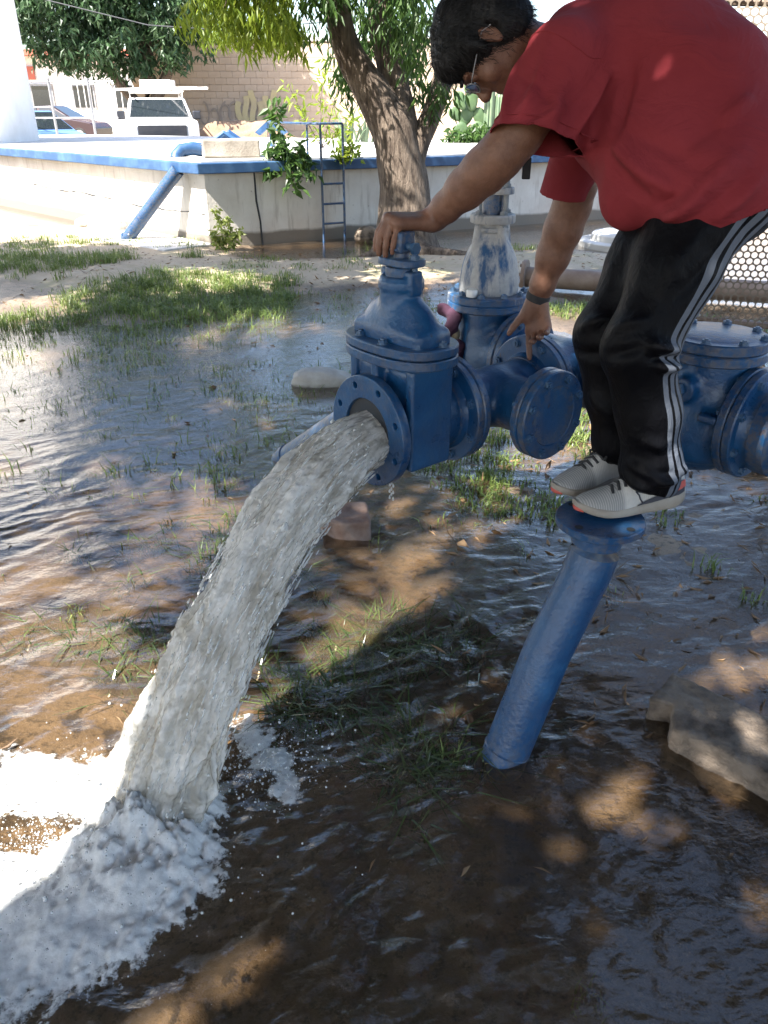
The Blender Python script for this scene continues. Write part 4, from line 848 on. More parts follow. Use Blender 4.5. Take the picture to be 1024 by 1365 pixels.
b = MB(); b.lathe([(0, 0), (.042, 0), (.042, .07), (.036, .075), (0, .075)], c2(1.266), Z, 24); b.build('packing_box', M['blue_splash'], lv)
b = MB(); b.prism(oval(.075, .05, 40, 3), c2(1.335), MX, AX, Z, .024); b.build('gland_flange', M['blue_lime'], lv, bevel=.004)
for k in range(4): a = .5 + k * math.pi / 2; d = np.array([math.cos(a), math.sin(a), 0]); put('bolt', me_lbolt, lv, c2(1.267) + d * .064, Z); put('bolt', me_lbolt, lv, c2(1.235) + d * .064, -Z)
for sg in (-1, 1):
    b = MB(); b.lathe([(0, 0), (.010, 0), (.010, .155), (0, .155)], c2(1.265) + MX * sg * .06, Z, 10); b.build('stud', M['lime_bolt'], lv); put('bolt', me_lbolt, lv, c2(1.36) + MX * sg * .06, Z, scale=1.1)
b = MB(); b.lathe([(0, 0), (.022, 0), (.022, .16), (0, .16)], c2(1.33), Z, 16); b.build('stem', M['rust'], lv)
b = MB(); b.box(c2(1.495), (.05, .05, .06), R=RB); b.build('stem_nut', M['blue'], lv, bevel=.005)
o = MB().lathe([(0, 0), (.019, 0), (.021, .003), (.021, .022), (.018, .026), (0, .026)], C2 * np.array([1, 1, 0]) + np.array([-.075, -.105, .987]), Z, 24).build('bottle_cap', M['cap'], origin=(C2[0] - .075, C2[1] - .105, .987)); o.location = (C2[0] - .075, C2[1] - .105, .987); props(o, 'small white plastic bottle cap on the limed valve flange', 'bottle cap')
# ---- check valve
CK = JC + MX * .515; ck = lambda z: np.array([CK[0], CK[1], z])
cv = thing('check_valve', 'big blue check valve with a round bolted cover behind the man', 'valve', (CK[0], CK[1], .58))
f = Field((CK[0] - .36, CK[1] - .36, .56), (CK[0] + .36, CK[1] + .36, .97), .0055); f.cyl(ck(.66), ck(.95), .130, .01); f.ell(ck(.71), (.15, .15, .135), k=.05); f.cyl(JC + MX * .26, FF - MX * .02, .112, .003, k=.05)
f.cyl(ck(.868) - AX * .02, ck(.868) - AX * .165 + MX * .01, .036, .004, k=.025); f.box(ck(.80) - AX * .10 + MX * .10, (.06, .03, .012), RB, .004, k=.02); fieldmesh(f, 'body', M['blue'], cv)
flange(cv, JC + MX * .240, MX); flange(cv, FF - MX * .001, -MX)
b = MB(); b.lathe([(0, 0), (.150, 0), (.154, .004), (.154, .028), (.150, .032), (0, .032)], ck(.942), Z, 64); b.build('body_flange', M['blue'], cv)
b = MB(); b.lathe([(0, 0), (.150, 0), (.154, .004), (.154, .029), (.150, .033), (.118, .0335), (.112, .0365), (0, .0375)], ck(.9755), Z, 64); b.build('cover', M['blue'], cv)
bolts(cv, ck(1.0085), Z, .134, 8, .2); bolts(cv, FF - MX * .028, -MX)
b = MB(); b.lathe([(0, 0), (.024, 0), (.024, .012), (0, .012)], ck(.868) - AX * .166, -AX, 6); b.build('hinge_plug', M['bolt'], cv)
# ---- pipe that leaves to the right
dp = thing('delivery_pipe', 'blue flanged pipe leaving the check valve towards the right', 'pipe', (FF[0] + MX[0] * .9, FF[1] + MX[1] * .9, 0))
flange(dp, FF + MX * .001, MX, hub=.125, hubl=.05); bolts(dp, FF + MX * .028, MX)
e0 = FF + MX * .8; b = MB(); b.tube([FF + MX * .05, e0] + [e0 + MX * .2 * math.sin(t) + Z * (.2 * math.cos(t) - .2) for t in np.linspace(.2, math.pi / 2, 8)] + [e0 + MX * .2 - Z * .9], .112, 32); b.build('pipe', M['blue'], dp)
b = MB(); b.lathe([(.112, 0), (.135, .002), (.135, .05), (.112, .06)], FF + MX * .06, MX, 40); b.build('collar', M['blue'], dp)
# ---- strut pipe behind the jet
sp_ = thing('brace_pipe', 'thin blue brace pipe slanting down to the water behind the gushing jet', 'pipe', (-.50, 3.72, 0))
s0, s1 = np.array([-.53, 3.72, -.03]), np.array([.34, 3.05, .80]); b = MB(); b.tube([s0, s1], .068, 24); b.build('pipe', M['blue'], sp_)
b = MB(); b.lathe([(.06, 0), (.074, 0), (.074, .03), (.068, .034)], s0 + nrm(s1 - s0) * .05, s1 - s0, 24); b.build('collar', M['blue'], sp_)
# ---- leaning drain pipe under the man's feet
lp = thing('leaning_pipe', 'leaning blue flanged pipe stub rising from the water, carrying the man', 'pipe', (.335, 1.62, 0))
pt_ = np.array([.556, 1.765, .655]); p0 = np.array([.318, 1.612, -.07]); ax_ = nrm(pt_ - p0); pj = pt_ - Z * .075 - ax_ * .01
b = MB(); b.tube([p0, p0 + ax_ * .2, p0 + ax_ * .4, pj - ax_ * .06, pj - ax_ * .03, pj + Z * .002, pj + Z * .03, pt_ - Z * .02, pt_], .064, 40); b.build('pipe', M['blue'], lp)
b = MB(); b.lathe([(.0645, -.003), (.067, 0), (.0645, .003)], p0 + ax_ * .09, ax_, 40); b.build('weld_seam', M['blue'], lp)
b = MB(); b.lathe([(.048, 0), (.110, 0), (.113, .003), (.113, .018), (.110, .021), (.048, .021)], pt_ - Z * .001, Z, 56); b.build('flange', M['blue'], lp)
for k in range(4): a = k * math.pi / 2 + .7; b = MB(); b.lathe([(0, 0), (.011, 0), (0, .001)], pt_ + Z * .0215 + np.array([math.cos(a), math.sin(a), 0]) * .09, Z, 12); b.build('bolt_hole_disc', M['hole'], lp)  # flat dark discs paint the shade of holes on the solid flange
# ---- rags hanging by the riser
for nm, c, m_, lab, sd_ in (('rag', (C2[0] - .175, C2[1] - .02, .865), 'rag', 'crumpled purple rag hanging at the limed valve flange', 3), ('rag', (C2[0] - .135, C2[1] - .075, .78), 'rag2', 'twisted beige cloth hanging down the limed valve riser', 9)):
    f = Field(np.array(c) - .2, np.array(c) + .2, .006); g_ = np.random.default_rng(sd_); p = np.array(c) + (0, 0, .06)
    for k in range(7): q = p + g_.normal(0, .022, 3) + (0, 0, -.028); f.cone(p, q, .024, .02 if sd_ == 3 else .015, k=.02); p = q
    Vv, Ff = f.mesh(); Vv = Vv + vnormals(Vv, Ff) * (.008 * fbm(Vv, 40, 3))[:, None]; o = npmesh(nm, Vv, Ff, M[m_], None, True, origin=c); o.location = c; props(o, lab, 'cloth')
# ================================================================== the man
M['skin'] = None
def skinmat():
    t = NT('skin'); v = t.tex(); c = t.mix(t.ramp(t.noise(v, 22, 6, .68), [(.32, 0), (.68, 1)]), (.135, .060, .036), (.235, .118, .075))
    return t.done(t.bsdf(c, .48, 0, t.bump(t.noise(v, 110, 6, .7), .5, .004), .45, Subsurface_Weight=.08, Subsurface_Scale=.01))
M['skin'] = skinmat()
M['hair'] = pbr('black_hair', (.006, .006, .0065), (.012, .0115, .012), 30, .55, .5, 90, spec=.22, stretch=(1, 1, .25), dist=.006)
def shirtmat():
    t = NT('red_cotton'); v = t.tex(); c = t.mix(t.ramp(t.noise(v, 5, 5), [(.3, 0), (.7, 1)]), (.19, .021, .028), (.245, .032, .040))
    w = t.bump(t.noise(v, 900, 2), .15, .0008); w = t.bump(t.noise(v, 26, 3, .5, .5), .25, .006, w); w = t.bump(t.noise(t.tex((1, .7, 1.2)), 8, 4, .55, 1.6), .45, .022, w)
    return t.done(t.bsdf(c, .85, 0, w, .2))
M['shirt'] = shirtmat()
def trackmat():
    t = NT('black_track_cloth'); a = t.new('ShaderNodeAttribute', attribute_name='stripe'); u = a.outputs['Fac']; acc = None
    for c_ in (-.024, 0, .024):
        d = t.math('LESS_THAN', t.math('ABSOLUTE', t.math('SUBTRACT', u, c_)), .0078); acc = d if acc is None else t.math('ADD', acc, d, True)
    v = t.tex(); c = t.mix(acc, (.0028, .0028, .004), (.12, .135, .165)); nb = t.bump(t.noise(t.tex((1, 1, .6)), 30, 5, .6, .8), .6, .009)
    return t.done(t.bsdf(c, t.math('ADD', t.math('MULTIPLY', acc, .2), .5), 0, nb, .09))
M['track'] = trackmat()
man = thing('person', 'man in a red t-shirt and black striped track pants bending over the valve', 'person', (.60, 1.85, .685))
hipL, kneeL, ankL = (0.760, 1.927, 1.463), (.600, 1.800, 1.105), (.678, 1.808, .775)
hipR, kneeR, ankR = (.755, 2.04, 1.44), (.568, 1.955, 1.100), (.640, 1.965, .775)
shL, elL, wrL = (0.437, 2.119, 1.695), (0.291, 2.122, 1.504), (0.136, 2.261, 1.337)
shR, elR, wrR = (0.583, 2.440, 1.596), (0.563, 2.491, 1.346), (0.493, 2.547, 1.052)
N3 = lambda *a: np.array(a, float)
shL, elL, wrL, shR, elR, wrR, hipL, kneeL, ankL, hipR, kneeR, ankR = [np.array(q) for q in (shL, elL, wrL, shR, elR, wrR, hipL, kneeL, ankL, hipR, kneeR, ankR)]
HC = np.array((0.254, 2.282, 1.748)); hu = nrm((-.94, .12, .18)); hf = nrm(np.array((-.25, -.10, -.96)) - hu * (np.array((-.25, -.10, -.96)) @ hu)); hl = np.cross(hu, hf); HR = np.array([hf, hl, hu]).T
hp = lambda x, y, z: HC + hf * x + hl * y + hu * z          # head frame: forward, left, crown
neckB = np.array((0.425, 2.316, 1.727))
B = Field((-.07, 1.68, .70), (1.0, 2.72, 2.02), .0040)
# torso inside the clothes, legs inside the trousers
SP = [np.array((0.788, 1.980, 1.469)), np.array((0.728, 2.098, 1.589)), np.array((0.640, 2.209, 1.671)), np.array((0.541, 2.272, 1.685))]
B.chain(SP, [.135, .13, .14, .12], .05); B.cone(SP[3], shL, .10, .07, .05); B.cone(SP[3], shR, .10, .07, .05)
B.chain([hipL, kneeL, ankL], [.085, .055, .042], .03); B.chain([hipR, kneeR, ankR], [.085, .055, .042], .03)
B.cone(SP[3], neckB, .09, .062, .04); B.cone(neckB, hp(-.025, 0, -.065), .060, .058, .03)
# head
B.ell(hp(-.012, 0, .02), (.096, .074, .098), HR, .02); B.ell(hp(.030, 0, -.045), (.066, .060, .072), HR, .03); B.ell(hp(.066, 0, -.092), (.026, .030, .022), HR, .03)
B.cone(hp(.086, 0, .012), hp(.112, 0, -.030), .009, .014, .012); B.ell(hp(.108, 0, -.034), (.012, .019, .010), HR, .008); B.ell(hp(.082, 0, .026), (.012, .052, .010), HR, .015)
B.ell(hp(.088, 0, -.062), (.012, .024, .006), HR, .006); B.ell(hp(.086, 0, -.072), (.012, .022, .007), HR, .006)
for sg in (-1, 1):
    B.ell(hp(.086, sg * .030, .006), (.010, .016, .010), HR, .004, mode='s'); B.ell(hp(.078, sg * .030, .006), (.011, .013, .010), HR, .004); B.ell(hp(.060, sg * .048, -.028), (.024, .018, .024), HR, .02)
    e = hp(-.012, sg * .076, -.006); er = np.array([nrm(hf * .9 + hl * sg * .35), nrm(hl * sg - hf * .35 * sg * sg), hu]).T
    B.ell(e, (.020, .008, .033), er, .006); B.ell(e + hl * sg * .008 + hf * .003, (.011, .005, .020), er, .003, mode='s'); B.ell(e - hu * .027 + hf * .004, (.009, .006, .010), er, .006)
# arms
def arm(sh, el, wr, bulge):
    d1 = el - sh; d2 = wr - el; b_ = np.asarray(bulge)
    B.chain([sh, sh + d1 * .35 + b_ * .006, sh + d1 * .75, el], [.066, .061, .056, .052], .03)
    B.chain([el, el + d2 * .22, el + d2 * .5, el + d2 * .8, wr], [.051, .055, .049, .037, .030], .025); B.cone(el + d2 * .05 + b_ * .012, el + d2 * .42 + b_ * .008, .032, .026, .03)
    B.cone(el - b_ * .018, el + d2 * .05 - b_ * .012, .030, .026, .03)
arm(shL, elL, wrL, nrm((-.3, -.3, .8))); arm(shR, elR, wrR, nrm((-.8, -.2, .1)))
def hand(wr, kn, back, th, curls, spread=.012, thumb=None, Lf=1.0):
    """kn = middle knuckle; back = direction of the back of the hand; th = side of the thumb"""
    f = nrm(kn - wr); L = np.linalg.norm(kn - wr); n = nrm(back - f * (back @ f)); s = nrm(th - f * (th @ f) - n * (th @ n))
    offs = [.031, .010, -.011, -.031]; drop = [.004, 0, .003, .008]; back_ = [.006, 0, .004, .012]; ph = [(.041, .025, .021), (.045, .028, .022), (.042, .026, .022), (.033, .020, .019)]; rr = [.0114, .0117, .0112, .0099]; nails = []
    B.cone(wr - f * .012, wr + f * .02, .0265, .026, .02); B.box(wr + f * L * .52 - n * .004, (L * .50, .036, .0145), np.array([f, s, n]).T, .0135, .018)
    B.cone(wr + f * .012 - s * .018 - n * .010, wr + f * L * .75 - s * .026 - n * .006, .018, .012, .015); B.cone(wr + f * .010 + s * .018 - n * .012, wr + f * .045 + s * .032 - n * .014, .019, .015, .016)
    for i in range(4):
        k = wr + f * (L - back_[i]) + s * offs[i] - n * drop[i]; B.cone(wr + f * .02 + s * offs[i] * .55, k + n * .002, .012, rr[i] + .003, .012); p = k; ang = 0; sp = spread * (offs[i] / .031)
        for j in range(3):
            ang += curls[i][j]; d = nrm(f * math.cos(ang) - n * math.sin(ang) + s * sp * 4 * (1 if j == 0 else .3)); q = p + d * ph[i][j] * Lf; B.cone(p, q, rr[i] - j * .0009, rr[i] - (j + 1) * .0009, .0035); p = q
        nn = f * math.sin(ang) + n * math.cos(ang); nails.append((p - d * .006 + nn * (rr[i] - .003), d, nn))
    t0 = wr + f * .024 + s * .030 - n * .012; t1, t2, t3 = [wr + f * a + s * c - n * e for a, c, e in thumb]
    B.cone(t0, t1, .0165, .0130, .014); B.cone(t1, t2, .0122, .0112, .004); B.cone(t2, t3, .0112, .0090, .004); return nails
NL = hand(wrL, np.array((0.016, 2.203, 1.343)), N3(-.05, -.15, 1), N3(-.4, 1, .15), [(1.05, .35, .2), (1.15, .35, .15), (1.25, .25, .12), (1.30, .12, .08)], .010, [(.060, .050, .030), (.085, .056, .046), (.105, .052, .062)])
NR = hand(wrR, np.array((0.507, 2.532, 0.958)), N3(.35, 1, -.1), N3(-1, .3, 0), [(.10, .12, .10), (1.15, .35, .2), (1.2, .4, .2), (1.2, .4, .2)], .014, [(.050, .058, .012), (.070, .078, .020), (.088, .092, .026)])
Vb, Fb = B.mesh(); Vb = relax(Vb, Fb, 1, .45)
# veins, tendons and skin folds
for a_, b_, w_, h_ in [(wrL + (elL - wrL) * .05 + N3(0, -.02, .02), wrL + (elL - wrL) * .6 + N3(0, -.035, .02), .005, .0022), (wrL + (elL - wrL) * .15 + N3(0, -.03, 0), elL + N3(0, -.04, -.01), .006, .0022), (wrR + (elR - wrR) * .1 + N3(-.01, -.03, 0), wrR + (elR - wrR) * .6 + N3(.0, -.04, 0), .005, .002)]:
    d_, _ = segd(Vb, a_, b_); Vb = Vb + vnormals(Vb, Fb) * (h_ * np.exp(-(d_ / w_) ** 2))[:, None]
o = npmesh('body', Vb, Fb, M['skin'], man, True)
M['nail'] = pbr('nail', (.36, .22, .16), (.32, .19, .14), 20, .35)
# ---- hair
Hf = Field(HC - .19, HC + .19, .0042)
Hf.ell(hp(-.022, 0, .034), (.111, .088, .108), HR); Hf.ell(hp(-.055, 0, -.025), (.075, .080, .085), HR, .04); Hf.ell(hp(.045, 0, .078), (.055, .07, .042), HR, .03)
for sg in (-1, 1): Hf.cone(hp(.018, sg * .072, .045), hp(.016, sg * .076, -.012), .022, .010, .02)
Hf.ell(hp(.130, 0, -.04), (.085, .105, .085), HR, .01, 's'); 
for sg in (-1, 1): Hf.ell(hp(.045, sg * .10, -.055), (.062, .05, .055), HR, .008, 's'); Hf.ell(hp(-.010, sg * .098, -.012), (.028, .026, .038), HR, .006, 's')
Hf.ell(hp(-.02, 0, -.16), (.09, .10, .075), HR, .01, 's')
Vh, Fh = Hf.mesh(); loc = (Vh - HC) @ HR; nh = vnormals(Vh, Fh); th_ = np.arctan2(loc[:, 1], loc[:, 2]); 
st = fbm(np.c_[th_ * 9, loc[:, 0] * 14, loc[:, 2] * 5], 2.2, 3); Vh = Vh + nh * (.0062 * st + .0050 * fbm(Vh, 19, 2))[:, None]; npmesh('hair', Vh, Fh, M['hair'], man, True)
# loose strands standing off the hair
S_ = []; Fs = []; pick = RNG.choice(len(Vh), 6500); 
P = Vh[pick]; n_ = nh[pick]; lc = loc[pick]; tang = np.cross(n_, np.cross(np.tile(hu, (len(P), 1)) + 1e-3, n_)); tang = -tang + RNG.normal(0, .30, P.shape); tang /= np.linalg.norm(tang, axis=1, keepdims=True)
L_ = RNG.uniform(.014, .042, len(P))[:, None]; sd_ = np.cross(tang, n_); w_ = .0006
Vs = np.stack([P - sd_ * w_, P + sd_ * w_, P + tang * L_ * .5 + n_ * L_ * .17 + sd_ * w_, P + tang * L_ * .5 + n_ * L_ * .17 - sd_ * w_, P + tang * L_ + n_ * L_ * .05], 1).reshape(-1, 3); i_ = np.arange(len(P))[:, None] * 5
npmesh('hair_strands', Vs, np.concatenate([i_ + [0, 1, 2], i_ + [0, 2, 3], i_ + [3, 2, 4]], 1).reshape(-1, 3), M['hair'], man, False)['kind'] = 'stuff'
b = MB(); 
for sg in (-1, 1): b.tube([hp(.094 + .004 * math.cos(i), sg * (.012 + .016 * (i / 9)), .034 + .004 * math.sin(math.pi * i / 9)) for i in range(10)], [.002] + [.004] * 8 + [.0015], 6, flat=1.3)
b.build('eyebrow', M['hair'], man)
for sg in (-1, 1):
    b = MB(); b.lathe([(0, -.0105), (.007, -.008), (.0105, 0), (.008, .007), (0, .0105)], hp(.078, sg * .030, .006), hf, 16); b.build('eye', pbr('eye', (.05, .03, .025), (.6, .58, .55), 60, .15), man)
# ---- glasses
gl = thing('glasses', 'thin framed dark glasses worn by the man in the red shirt', 'glasses', tuple(hp(.11, 0, 0)))
b = MB()
for sg in (-1, 1):
    b.tube([hp(.108 - .010 * abs(math.cos(t)) * (1 if math.cos(t) > 0 else 0), sg * (.034 + .025 * math.cos(t)), .004 + .019 * math.sin(t)) for t in np.linspace(0, 2 * math.pi, 25)], .0016, 6)
    b.tube([hp(.098, sg * .060, .010), hp(.085, sg * .072, .011), hp(.03, sg * .0795, .012), hp(-.012, sg * .0825, .012), hp(-.03, sg * .083, -.006)], .0015, 6)
b.tube([hp(.108, -.010, .008), hp(.112, 0, .012), hp(.108, .010, .008)], .0016, 6); b.build('frame', M['steel'], gl)
for sg in (-1, 1):
    MB().add([hp(.106 - .010 * max(0, math.cos(t)), sg * (.034 + .024 * math.cos(t)), .004 + .018 * math.sin(t)) for t in np.linspace(0, 2 * math.pi, 24, endpoint=False)] + [hp(.104 - .010 * max(0, math.cos(t)), sg * (.034 + .024 * math.cos(t)), .004 + .018 * math.sin(t)) for t in np.linspace(0, 2 * math.pi, 24, endpoint=False)], [tuple(range(24)), tuple(range(47, 23, -1))] + [(i, (i + 1) % 24, 24 + (i + 1) % 24, 24 + i) for i in range(24)]).build('lens', M['glass'], gl)
# ---- t-shirt
T = Field((.18, 1.60, 1.13), (1.02, 2.72, 2.10), .0052)
T.chain([np.array((0.783, 1.964, 1.481)), np.array((0.738, 2.088, 1.613)), np.array((0.660, 2.208, 1.692)), np.array((0.517, 2.252, 1.689))], [.165, .172, .178, .155], .07)
T.cone(np.array((0.633, 2.016, 1.494)), np.array((0.571, 2.162, 1.538)), .125, .090, .09); T.cone(np.array((0.640, 1.956, 1.466)), np.array((0.586, 1.994, 1.408)), .110, .060, .06)
T.cone(np.array((0.733, 1.875, 1.440)), np.array((0.839, 1.919, 1.437)), .115, .13, .06)
slL = np.array((0.362, 2.070, 1.523)); slR = np.array((0.536, 2.483, 1.374))
T.cone(shL + N3(.0, .02, .0), slL, .092, .112, .045); T.cone(np.array((0.550, 2.273, 1.698)), shL, .13, .085, .06)
T.cone(shR, slR, .085, .075, .05); T.cone(np.array((0.550, 2.273, 1.698)), shR, .13, .085, .06); T.cone(np.array((0.550, 2.273, 1.698)), neckB, .12, .082, .05)
Vt, Ft = T.mesh(); Vt = relax(Vt, Ft, 2, .5)
dL = nrm(np.array((0.345, 2.082, 1.491)) - shL); hemN = np.array((0.370, 0.159, -0.915))
Vt, Ft = trim(Vt, Ft, [(np.array((0.358, 2.062, 1.539)), np.array((-0.234, -0.253, -0.939)), .135), (np.array((0.527, 2.487, 1.382)), nrm(elR - shR), .15), (np.array((0.653, 1.803, 1.343)), hemN, .55), (neckB + nrm(HC - neckB) * .012, nrm(HC - neckB) * .9 + N3(0, 0, .1), .12)], .0062)
nt = vnormals(Vt, Ft); disp = np.zeros(len(Vt))
FOLD = [  # from, to, width, height
 ((0.327, 2.212, 1.744), (0.271, 2.012, 1.574), .016, .012), ((0.384, 2.061, 1.712), (0.304, 1.982, 1.582), .016, .010), ((0.412, 1.976, 1.678), (0.375, 1.937, 1.560), .018, .012), ((0.527, 2.026, 1.688), (0.455, 1.967, 1.551), .014, .022), ((0.548, 2.014, 1.709), (0.490, 1.963, 1.567), .022, -.020),
 ((0.461, 1.970, 1.536), (0.562, 1.833, 1.402), .022, -.016), ((0.475, 1.963, 1.544), (0.630, 1.782, 1.433), .020, .012), ((0.513, 1.982, 1.582), (0.706, 1.768, 1.471), .024, -.012), ((0.602, 1.841, 1.373), (0.670, 1.780, 1.429), .018, .018), ((0.585, 1.842, 1.397), (0.630, 1.787, 1.443), .014, -.014),
 ((0.628, 1.816, 1.368), (0.745, 1.793, 1.520), .022, .016), ((0.662, 1.798, 1.378), (0.784, 1.786, 1.506), .016, -.012), ((0.703, 1.777, 1.381), (0.800, 1.771, 1.478), .016, .012), ((0.710, 1.829, 1.569), (0.783, 1.881, 1.626), .02, .012), ((0.622, 1.830, 1.526), (0.749, 1.844, 1.597), .022, -.010),
 ((0.422, 1.987, 1.612), (0.323, 1.979, 1.554), .012, .007), ((0.334, 2.110, 1.676), (0.388, 1.979, 1.597), .012, -.007), ((0.575, 2.065, 1.763), (0.694, 1.925, 1.711), .04, .008)]
hs_ = np.abs((Vt - np.array((0.653, 1.803, 1.343))) @ nrm(hemN)); disp += foldfield(Vt, [(a, b, w * .85, h * (1 if h > 0 else .6)) for a, b, w, h in FOLD], 1.5) * (.25 + .75 * sst(0, .09, hs_)); disp += .010 * fbm(Vt, 3.2, 2, off=4) + .003 * fbm(Vt * N3(1, 1, .6), 8, 1, off=7) + .006 * np.exp(-(hs_ / .10) ** 2) * fbm(Vt, 5, 1, off=3)
Vt = relax(Vt + nt * disp[:, None], Ft, 1, .4)
sh_ = npmesh('tshirt', Vt, Ft, M['shirt'], man, True); sh_['label'] = 'faded red cotton t-shirt with short loose sleeves'
md = sh_.modifiers.new('cloth', 'SOLIDIFY'); md.thickness = .003; md.offset = -1
def hemband(V, F, p, n, rng, name):
    """stitched seam: a thin cord laid on the cloth a little inside its edge"""
    n = nrm(n); s = (V - np.asarray(p)) @ n; k = (np.abs(s + .020) < .0050) & (np.linalg.norm(V - np.asarray(p), axis=1) < rng); Q = V[k] - np.outer(s[k] + .020, n)
    if len(Q) < 12: return
    c = Q.mean(0); u = nrm(np.cross(n, (0.3, .2, 1))); w = np.cross(n, u); a = np.arctan2((Q - c) @ w, (Q - c) @ u); out = []
    for t in np.linspace(-math.pi, math.pi, 60, endpoint=False):
        d = np.abs((a - t + math.pi) % (2 * math.pi) - math.pi); i = np.argsort(d)[:5]; out.append(Q[i].mean(0))
    out = np.array(out); out = (out + np.roll(out, 1, 0) + np.roll(out, -1, 0)) / 3; out = c + (out - c) * (1 + .0015 / np.linalg.norm(out - c, axis=1, keepdims=True))
    MB().tube(list(out) + [out[0]], .0017, 5, cap=False).build(name, M['shirt'], man)
hemband(Vt, Ft, (0.358, 2.063, 1.543), (-0.234, -0.253, -0.939), .18, 'sleeve_hem')
# shoulder seam of the near sleeve, laid on the cloth
seam = np.array([(0.323, 2.174, 1.757), (0.348, 2.113, 1.770), (0.388, 2.062, 1.757), (0.430, 2.026, 1.732), (0.473, 2.005, 1.713), (0.511, 2.005, 1.713)]); nt = vnormals(Vt, Ft); sp = []
for i in range(len(seam) - 1):
    for t in np.linspace(0, 1, 7, endpoint=False):
        q = seam[i] * (1 - t) + seam[i + 1] * t; j = np.argsort(((Vt - q) ** 2).sum(1))[:6]; sp.append((Vt[j] + nt[j] * .0008).mean(0))
sp = np.array(sp); sp[1:-1] = (sp[:-2] + sp[1:-1] + sp[2:]) / 3
MB().tube(sp, .0022, 6).build('shoulder_seam', M['shirt'], man)
# ---- track pants
K = Field((.38, 1.58, .72), (1.02, 2.30, 1.68), .0060)
K.chain([hipL + N3(0, -.005, .02), hipL * .45 + kneeL * .55 + N3(.0, 0, 0), kneeL, kneeL * .5 + ankL * .5 + N3(.008, 0, 0), ankL + N3(0, 0, .03), ankL - N3(-.012, 0, .012)], [.125, .098, .080, .074, .068, .064], .03)
K.chain([hipR + N3(0, 0, .02), hipR * .45 + kneeR * .55, kneeR, kneeR * .5 + ankR * .5 + N3(.008, 0, 0), ankR + N3(0, 0, .03), ankR - N3(-.012, 0, .012)], [.120, .095, .078, .072, .066, .062], .03)
K.ell(SP[0] + N3(.01, 0, -.01), (.15, .17, .15), None, .06)
Vk, Fk = K.mesh(); Vk = relax(Vk, Fk, 2, .5); Vk, Fk = trim(Vk, Fk, [(ankL - N3(0, 0, .030), (-.30, -.05, -1), .13), (ankR - N3(0, 0, .030), (-.30, 0, -1), .13)], .006)
nk = vnormals(Vk, Fk); disp = .009 * fbm(Vk * N3(1, 1, .5), 8, 2, off=2) + .0045 * fbm(Vk * N3(1, 1, .8), 18, 2, off=6)
KF = [(kneeL + N3(.085, -.05, .005), kneeL + N3(-.02, -.085, .03), .014, .020), (kneeL + N3(.09, -.04, -.030), kneeL + N3(.02, -.085, -.02), .013, .020), (kneeL + N3(.085, -.05, -.013), kneeL + N3(.0, -.085, .0), .010, -.016), (kneeL + N3(-.08, -.02, .04), kneeL + N3(-.01, -.08, .10), .015, .012), (kneeL + N3(-.075, -.03, -.01), kneeL + N3(0, -.08, .03), .014, -.010),
      (ankL + N3(.07, -.02, .03), ankL + N3(-.02, -.07, .015), .014, .016), (ankL + N3(.07, -.02, .005), ankL + N3(-.03, -.06, .05), .010, -.012), (ankL + N3(-.06, -.02, .06), ankL + N3(.02, -.07, .02), .014, .012), (ankL + N3(-.05, -.03, .14), ankL + N3(.0, -.07, .10), .016, .010), (ankL + N3(-.06, -.02, .03), ankL + N3(.0, -.06, -.01), .012, .012),
      (kneeR + N3(-.08, -.03, .02), kneeR + N3(0, -.07, .06), .016, .014), (kneeR + N3(-.08, 0, -.04), kneeR + N3(0, -.07, -.02), .016, -.010), (kneeR + N3(-.06, -.05, -.14), ankR + N3(-.02, -.06, .12), .02, .010), (hipL + N3(-.05, -.12, -.08), kneeL + N3(-.02, -.09, .14), .022, .010), (hipL + N3(.03, -.12, -.10), kneeL + N3(.04, -.09, .12), .018, -.008)]
disp += foldfield(Vk, KF, 1.35)
# stripe coordinate: arc length round the near leg from its outer rear line
best = np.full(len(Vk), 9.0); stripe = np.full(len(Vk), 1.0)
Lp = [(hipL + N3(.03, 0, .12), hipL), (hipL, kneeL), (kneeL, ankL), (ankL, ankL - N3(0, 0, .1))]
for a_, b_ in Lp:
    d_, t_ = segd(Vk, a_, b_); ax3 = nrm(np.asarray(b_) - a_); o1 = nrm(N3(.72, -.70, 0) - ax3 * (N3(.72, -.70, 0) @ ax3)); o2 = np.cross(ax3, o1); q = Vk - a_ - np.outer((Vk - a_) @ ax3, ax3); s_ = np.arctan2(q @ o2, q @ o1) * .085; up_ = d_ < best; best = np.where(up_, d_, best); stripe = np.where(up_, s_, stripe)
dR = np.minimum(segd(Vk, hipR, kneeR)[0], segd(Vk, kneeR, ankR)[0]); stripe = np.where(dR < best - .01, 1.0, stripe); stripe = np.where(np.abs(stripe) > .2, 1.0, stripe)
Vk = relax(Vk + nk * disp[:, None], Fk, 1, .3); tp = npmesh('track_pants', Vk, Fk, M['track'], man, True, attrs={'stripe': stripe}); tp['label'] = 'shiny black track pants with three grey stripes'
md = tp.modifiers.new('cloth', 'SOLIDIFY'); md.thickness = .003; md.offset = -1
